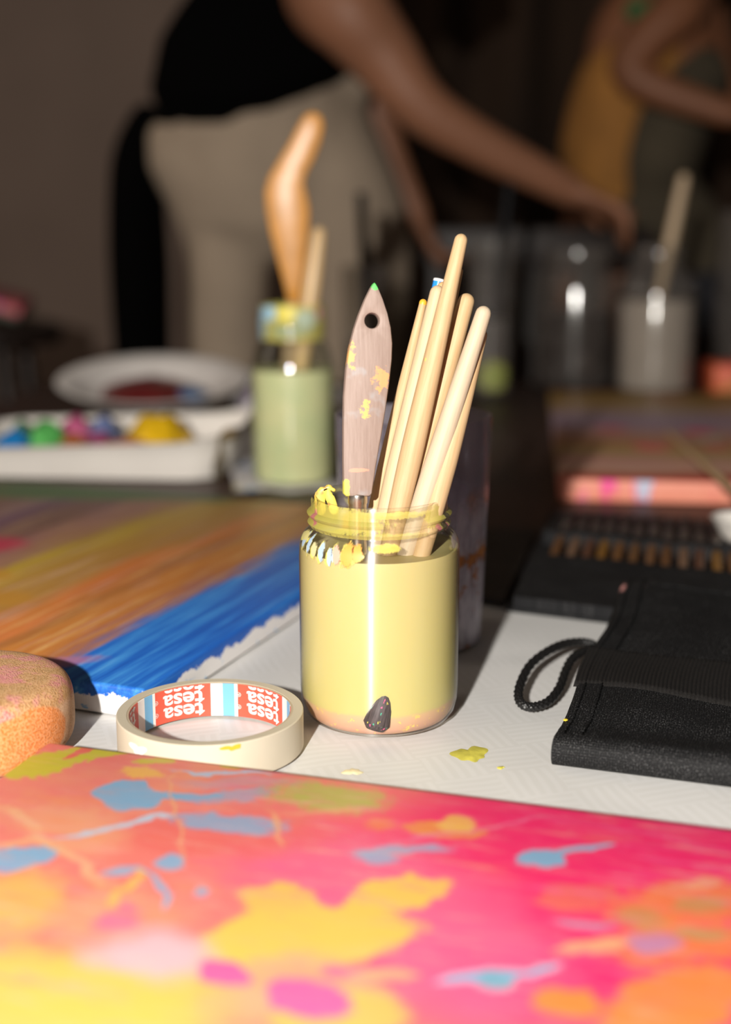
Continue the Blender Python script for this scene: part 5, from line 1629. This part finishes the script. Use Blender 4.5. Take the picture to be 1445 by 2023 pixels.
# black garment hanging down behind the hip
soft_body('hanging_black_garment', [limb([Q(290, 235, W1 + 0.02), Q(272, 330, W1 + 0.02), Q(276, 520, W1 + 0.02), Q(285, 760, W1 + 0.02), Q(290, 900, W1 + 0.02)], [0.030, 0.050, 0.058, 0.052, 0.045], 20, rb=[0.06, 0.09, 0.10, 0.10, 0.09]),
                                    limb([Q(290, 240, W1 + 0.01), Q(350, 228, W1 - 0.10)], [0.022, 0.016], 8)], M_black_top, p1_, 0.010, 4)
for kx_, ky_ in ((kneeL.x, W1 + 0.02), (kneeR.x, W1 + 0.06)):
    soft_body('shoe', [sweep_data([(kx_ - 0.05, ky_, 0.045), (kx_ + 0.06, ky_ - 0.01, 0.040), (kx_ + 0.15, ky_ - 0.02, 0.032)], [0.042, 0.045, 0.036], 14, rb=[0.040, 0.036, 0.028]), sweep_data([(kx_, ky_, 0.05), (kx_, ky_, 0.12)], [0.042, 0.040], 14)], M_black_paintstick, p1_, 0.008, 4)

# second person, right, further back
W2 = 3.05
p2_ = thing('person', 'seated person in an ochre top with a bent arm at the upper right', 'person')
N = lambda px, py, y=W2: PY(px, py, y)
M_ochre = plain('ochre_knit', (0.44, 0.19, 0.04), 0.85, 0.2, 10)
M_olive = plain('olive_apron', (0.075, 0.058, 0.035), 0.9, 0.2, 10)
M_skin2 = plain('skin_second', (0.26, 0.10, 0.045), 0.55, 0.06, 10)
hip2 = N(1230, 620)
sh3, el3, wr3 = N(1345, 15, W2 - 0.16), N(1245, 140, W2 - 0.18), N(1440, 225, W2 - 0.24)
head2 = N(1390, -170, W2)
b2 = [limb([hip2, N(1250, 350), N(1300, 80), N(1350, -20)], [0.17, 0.14, 0.15, 0.08], 18, rb=[0.13, 0.11, 0.11, 0.07]),
      limb([N(1350, -20), head2], [0.055, 0.055]),
      limb([N(1330, 20, W2 - 0.08), sh3, el3, wr3], [0.06, 0.055, 0.044, 0.028], 24),
      limb([N(1390, 40, W2 + 0.15), N(1440, 190, W2 + 0.16), N(1560, 300, W2)], [0.055, 0.044, 0.028], 18),
      limb([hip2, N(1500, 660, W2 - 0.10), Vector((N(1500, 660, W2 - 0.10).x, W2 - 0.12, 0.09))], [0.10, 0.075, 0.045], 20),
      limb([hip2 + Vector((0, 0.12, 0)), N(1500, 660, W2 + 0.12), Vector((N(1500, 660, W2 + 0.1).x, W2 + 0.12, 0.09))], [0.10, 0.075, 0.045], 20)]
hp2, hf2, hu2, hr2 = head_parts(head2, (0.85, -0.2, -0.35))
b2 += hp2 + hand(wr3, (1, -0.15, -0.25), (0, 0, -1), 1.0, 0.4, 1) + hand(N(1560, 300, W2), (0.8, -0.5, -0.3), (0, 0, -1), 1.0, 0.4, -1)
soft_body('body', b2, M_skin2, p2_, 0.0095, 5)
soft_body('hair', [sweep_data([head2 + hu2 * 0.05 - hf2 * 0.03, head2 - hf2 * 0.06 - hu2 * 0.05], [0.090, 0.075], 16)], M_hair, p2_, 0.010, 4)
for sd in (-1, 1):
    obj('eye', lathe('eye', [(0.0, -0.006), (0.0055, -0.003), (0.0075, 0.0), (0.0055, 0.003), (0.0, 0.006)], 14), M_eye, p2_, loc=head2 + hf2 * 0.088 + hr2 * 0.030 * sd + hu2 * 0.012)
soft_body('top', [limb([N(1205, 380), N(1200, 300), N(1235, 190), N(1290, 90), N(1335, 30)], [0.085, 0.105, 0.115, 0.105, 0.07], 20, rb=[0.12, 0.13, 0.13, 0.12, 0.09])], M_ochre, p2_, 0.010, 5)
soft_body('apron', [limb([N(1285, 330, W2 - 0.04), N(1310, 250, W2 - 0.04), N(1370, 160, W2 - 0.03)], [0.10, 0.105, 0.08], 14, rb=[0.12, 0.12, 0.10]), limb([N(1290, 430, W2 - 0.02), N(1400, 560, W2 - 0.02)], [0.13, 0.12], 10)], M_olive, p2_, 0.010, 5)
soft_body('trousers', [limb([hip2 + Vector((0, 0, 0.06)), N(1500, 660, W2 - 0.10), Vector((N(1500, 660, W2 - 0.10).x, W2 - 0.12, 0.14))], [0.125, 0.088, 0.07], 20), limb([hip2 + Vector((0, 0.12, 0.04)), N(1500, 660, W2 + 0.12), Vector((N(1500, 660, W2 + 0.1).x, W2 + 0.12, 0.14))], [0.125, 0.088, 0.07], 20)], plain('dark_denim', (0.02, 0.02, 0.025), 0.9), p2_, 0.011, 5)
soft_body('scarf', [limb([N(1255, 22, W2 - 0.13), N(1300, 18, W2 - 0.14)], [0.022, 0.024], 6)], plain('green_knot', (0.02, 0.16, 0.05), 0.8), p2_, 0.008, 3)
for dy in (-0.12, 0.12):
    fx = N(1500, 660, W2).x
    soft_body('shoe', [sweep_data([(fx - 0.05, W2 + dy, 0.045), (fx + 0.06, W2 + dy, 0.040), (fx + 0.15, W2 + dy, 0.032)], [0.042, 0.045, 0.036], 14, rb=[0.040, 0.036, 0.028]), sweep_data([(fx, W2 + dy, 0.05), (fx, W2 + dy, 0.12)], [0.042, 0.040], 14)], M_black_paintstick, p2_, 0.008, 4)
s2 = thing('wooden_stool', 'low dark stool under the seated person at right', 'stool', (hip2.x, W2 + 0.06, 0))
obj('seat', lathe('stool_seat', [(0, 0), (0.17, 0), (0.185, 0.01), (0.185, 0.03), (0.175, 0.04), (0, 0.04)], 40), M_darkwood, s2, loc=(0, 0, max(0.3, hip2.z - 0.17)))
for a in (45, 135, 225, 315):
    dx, dy = math.cos(R(a)), math.sin(R(a))
    obj('leg', tube('stool_leg', [(dx * 0.17, dy * 0.17, 0.012), (dx * 0.12, dy * 0.12, max(0.3, hip2.z - 0.17) + 0.005)], 0.016), M_darkwood, s2)
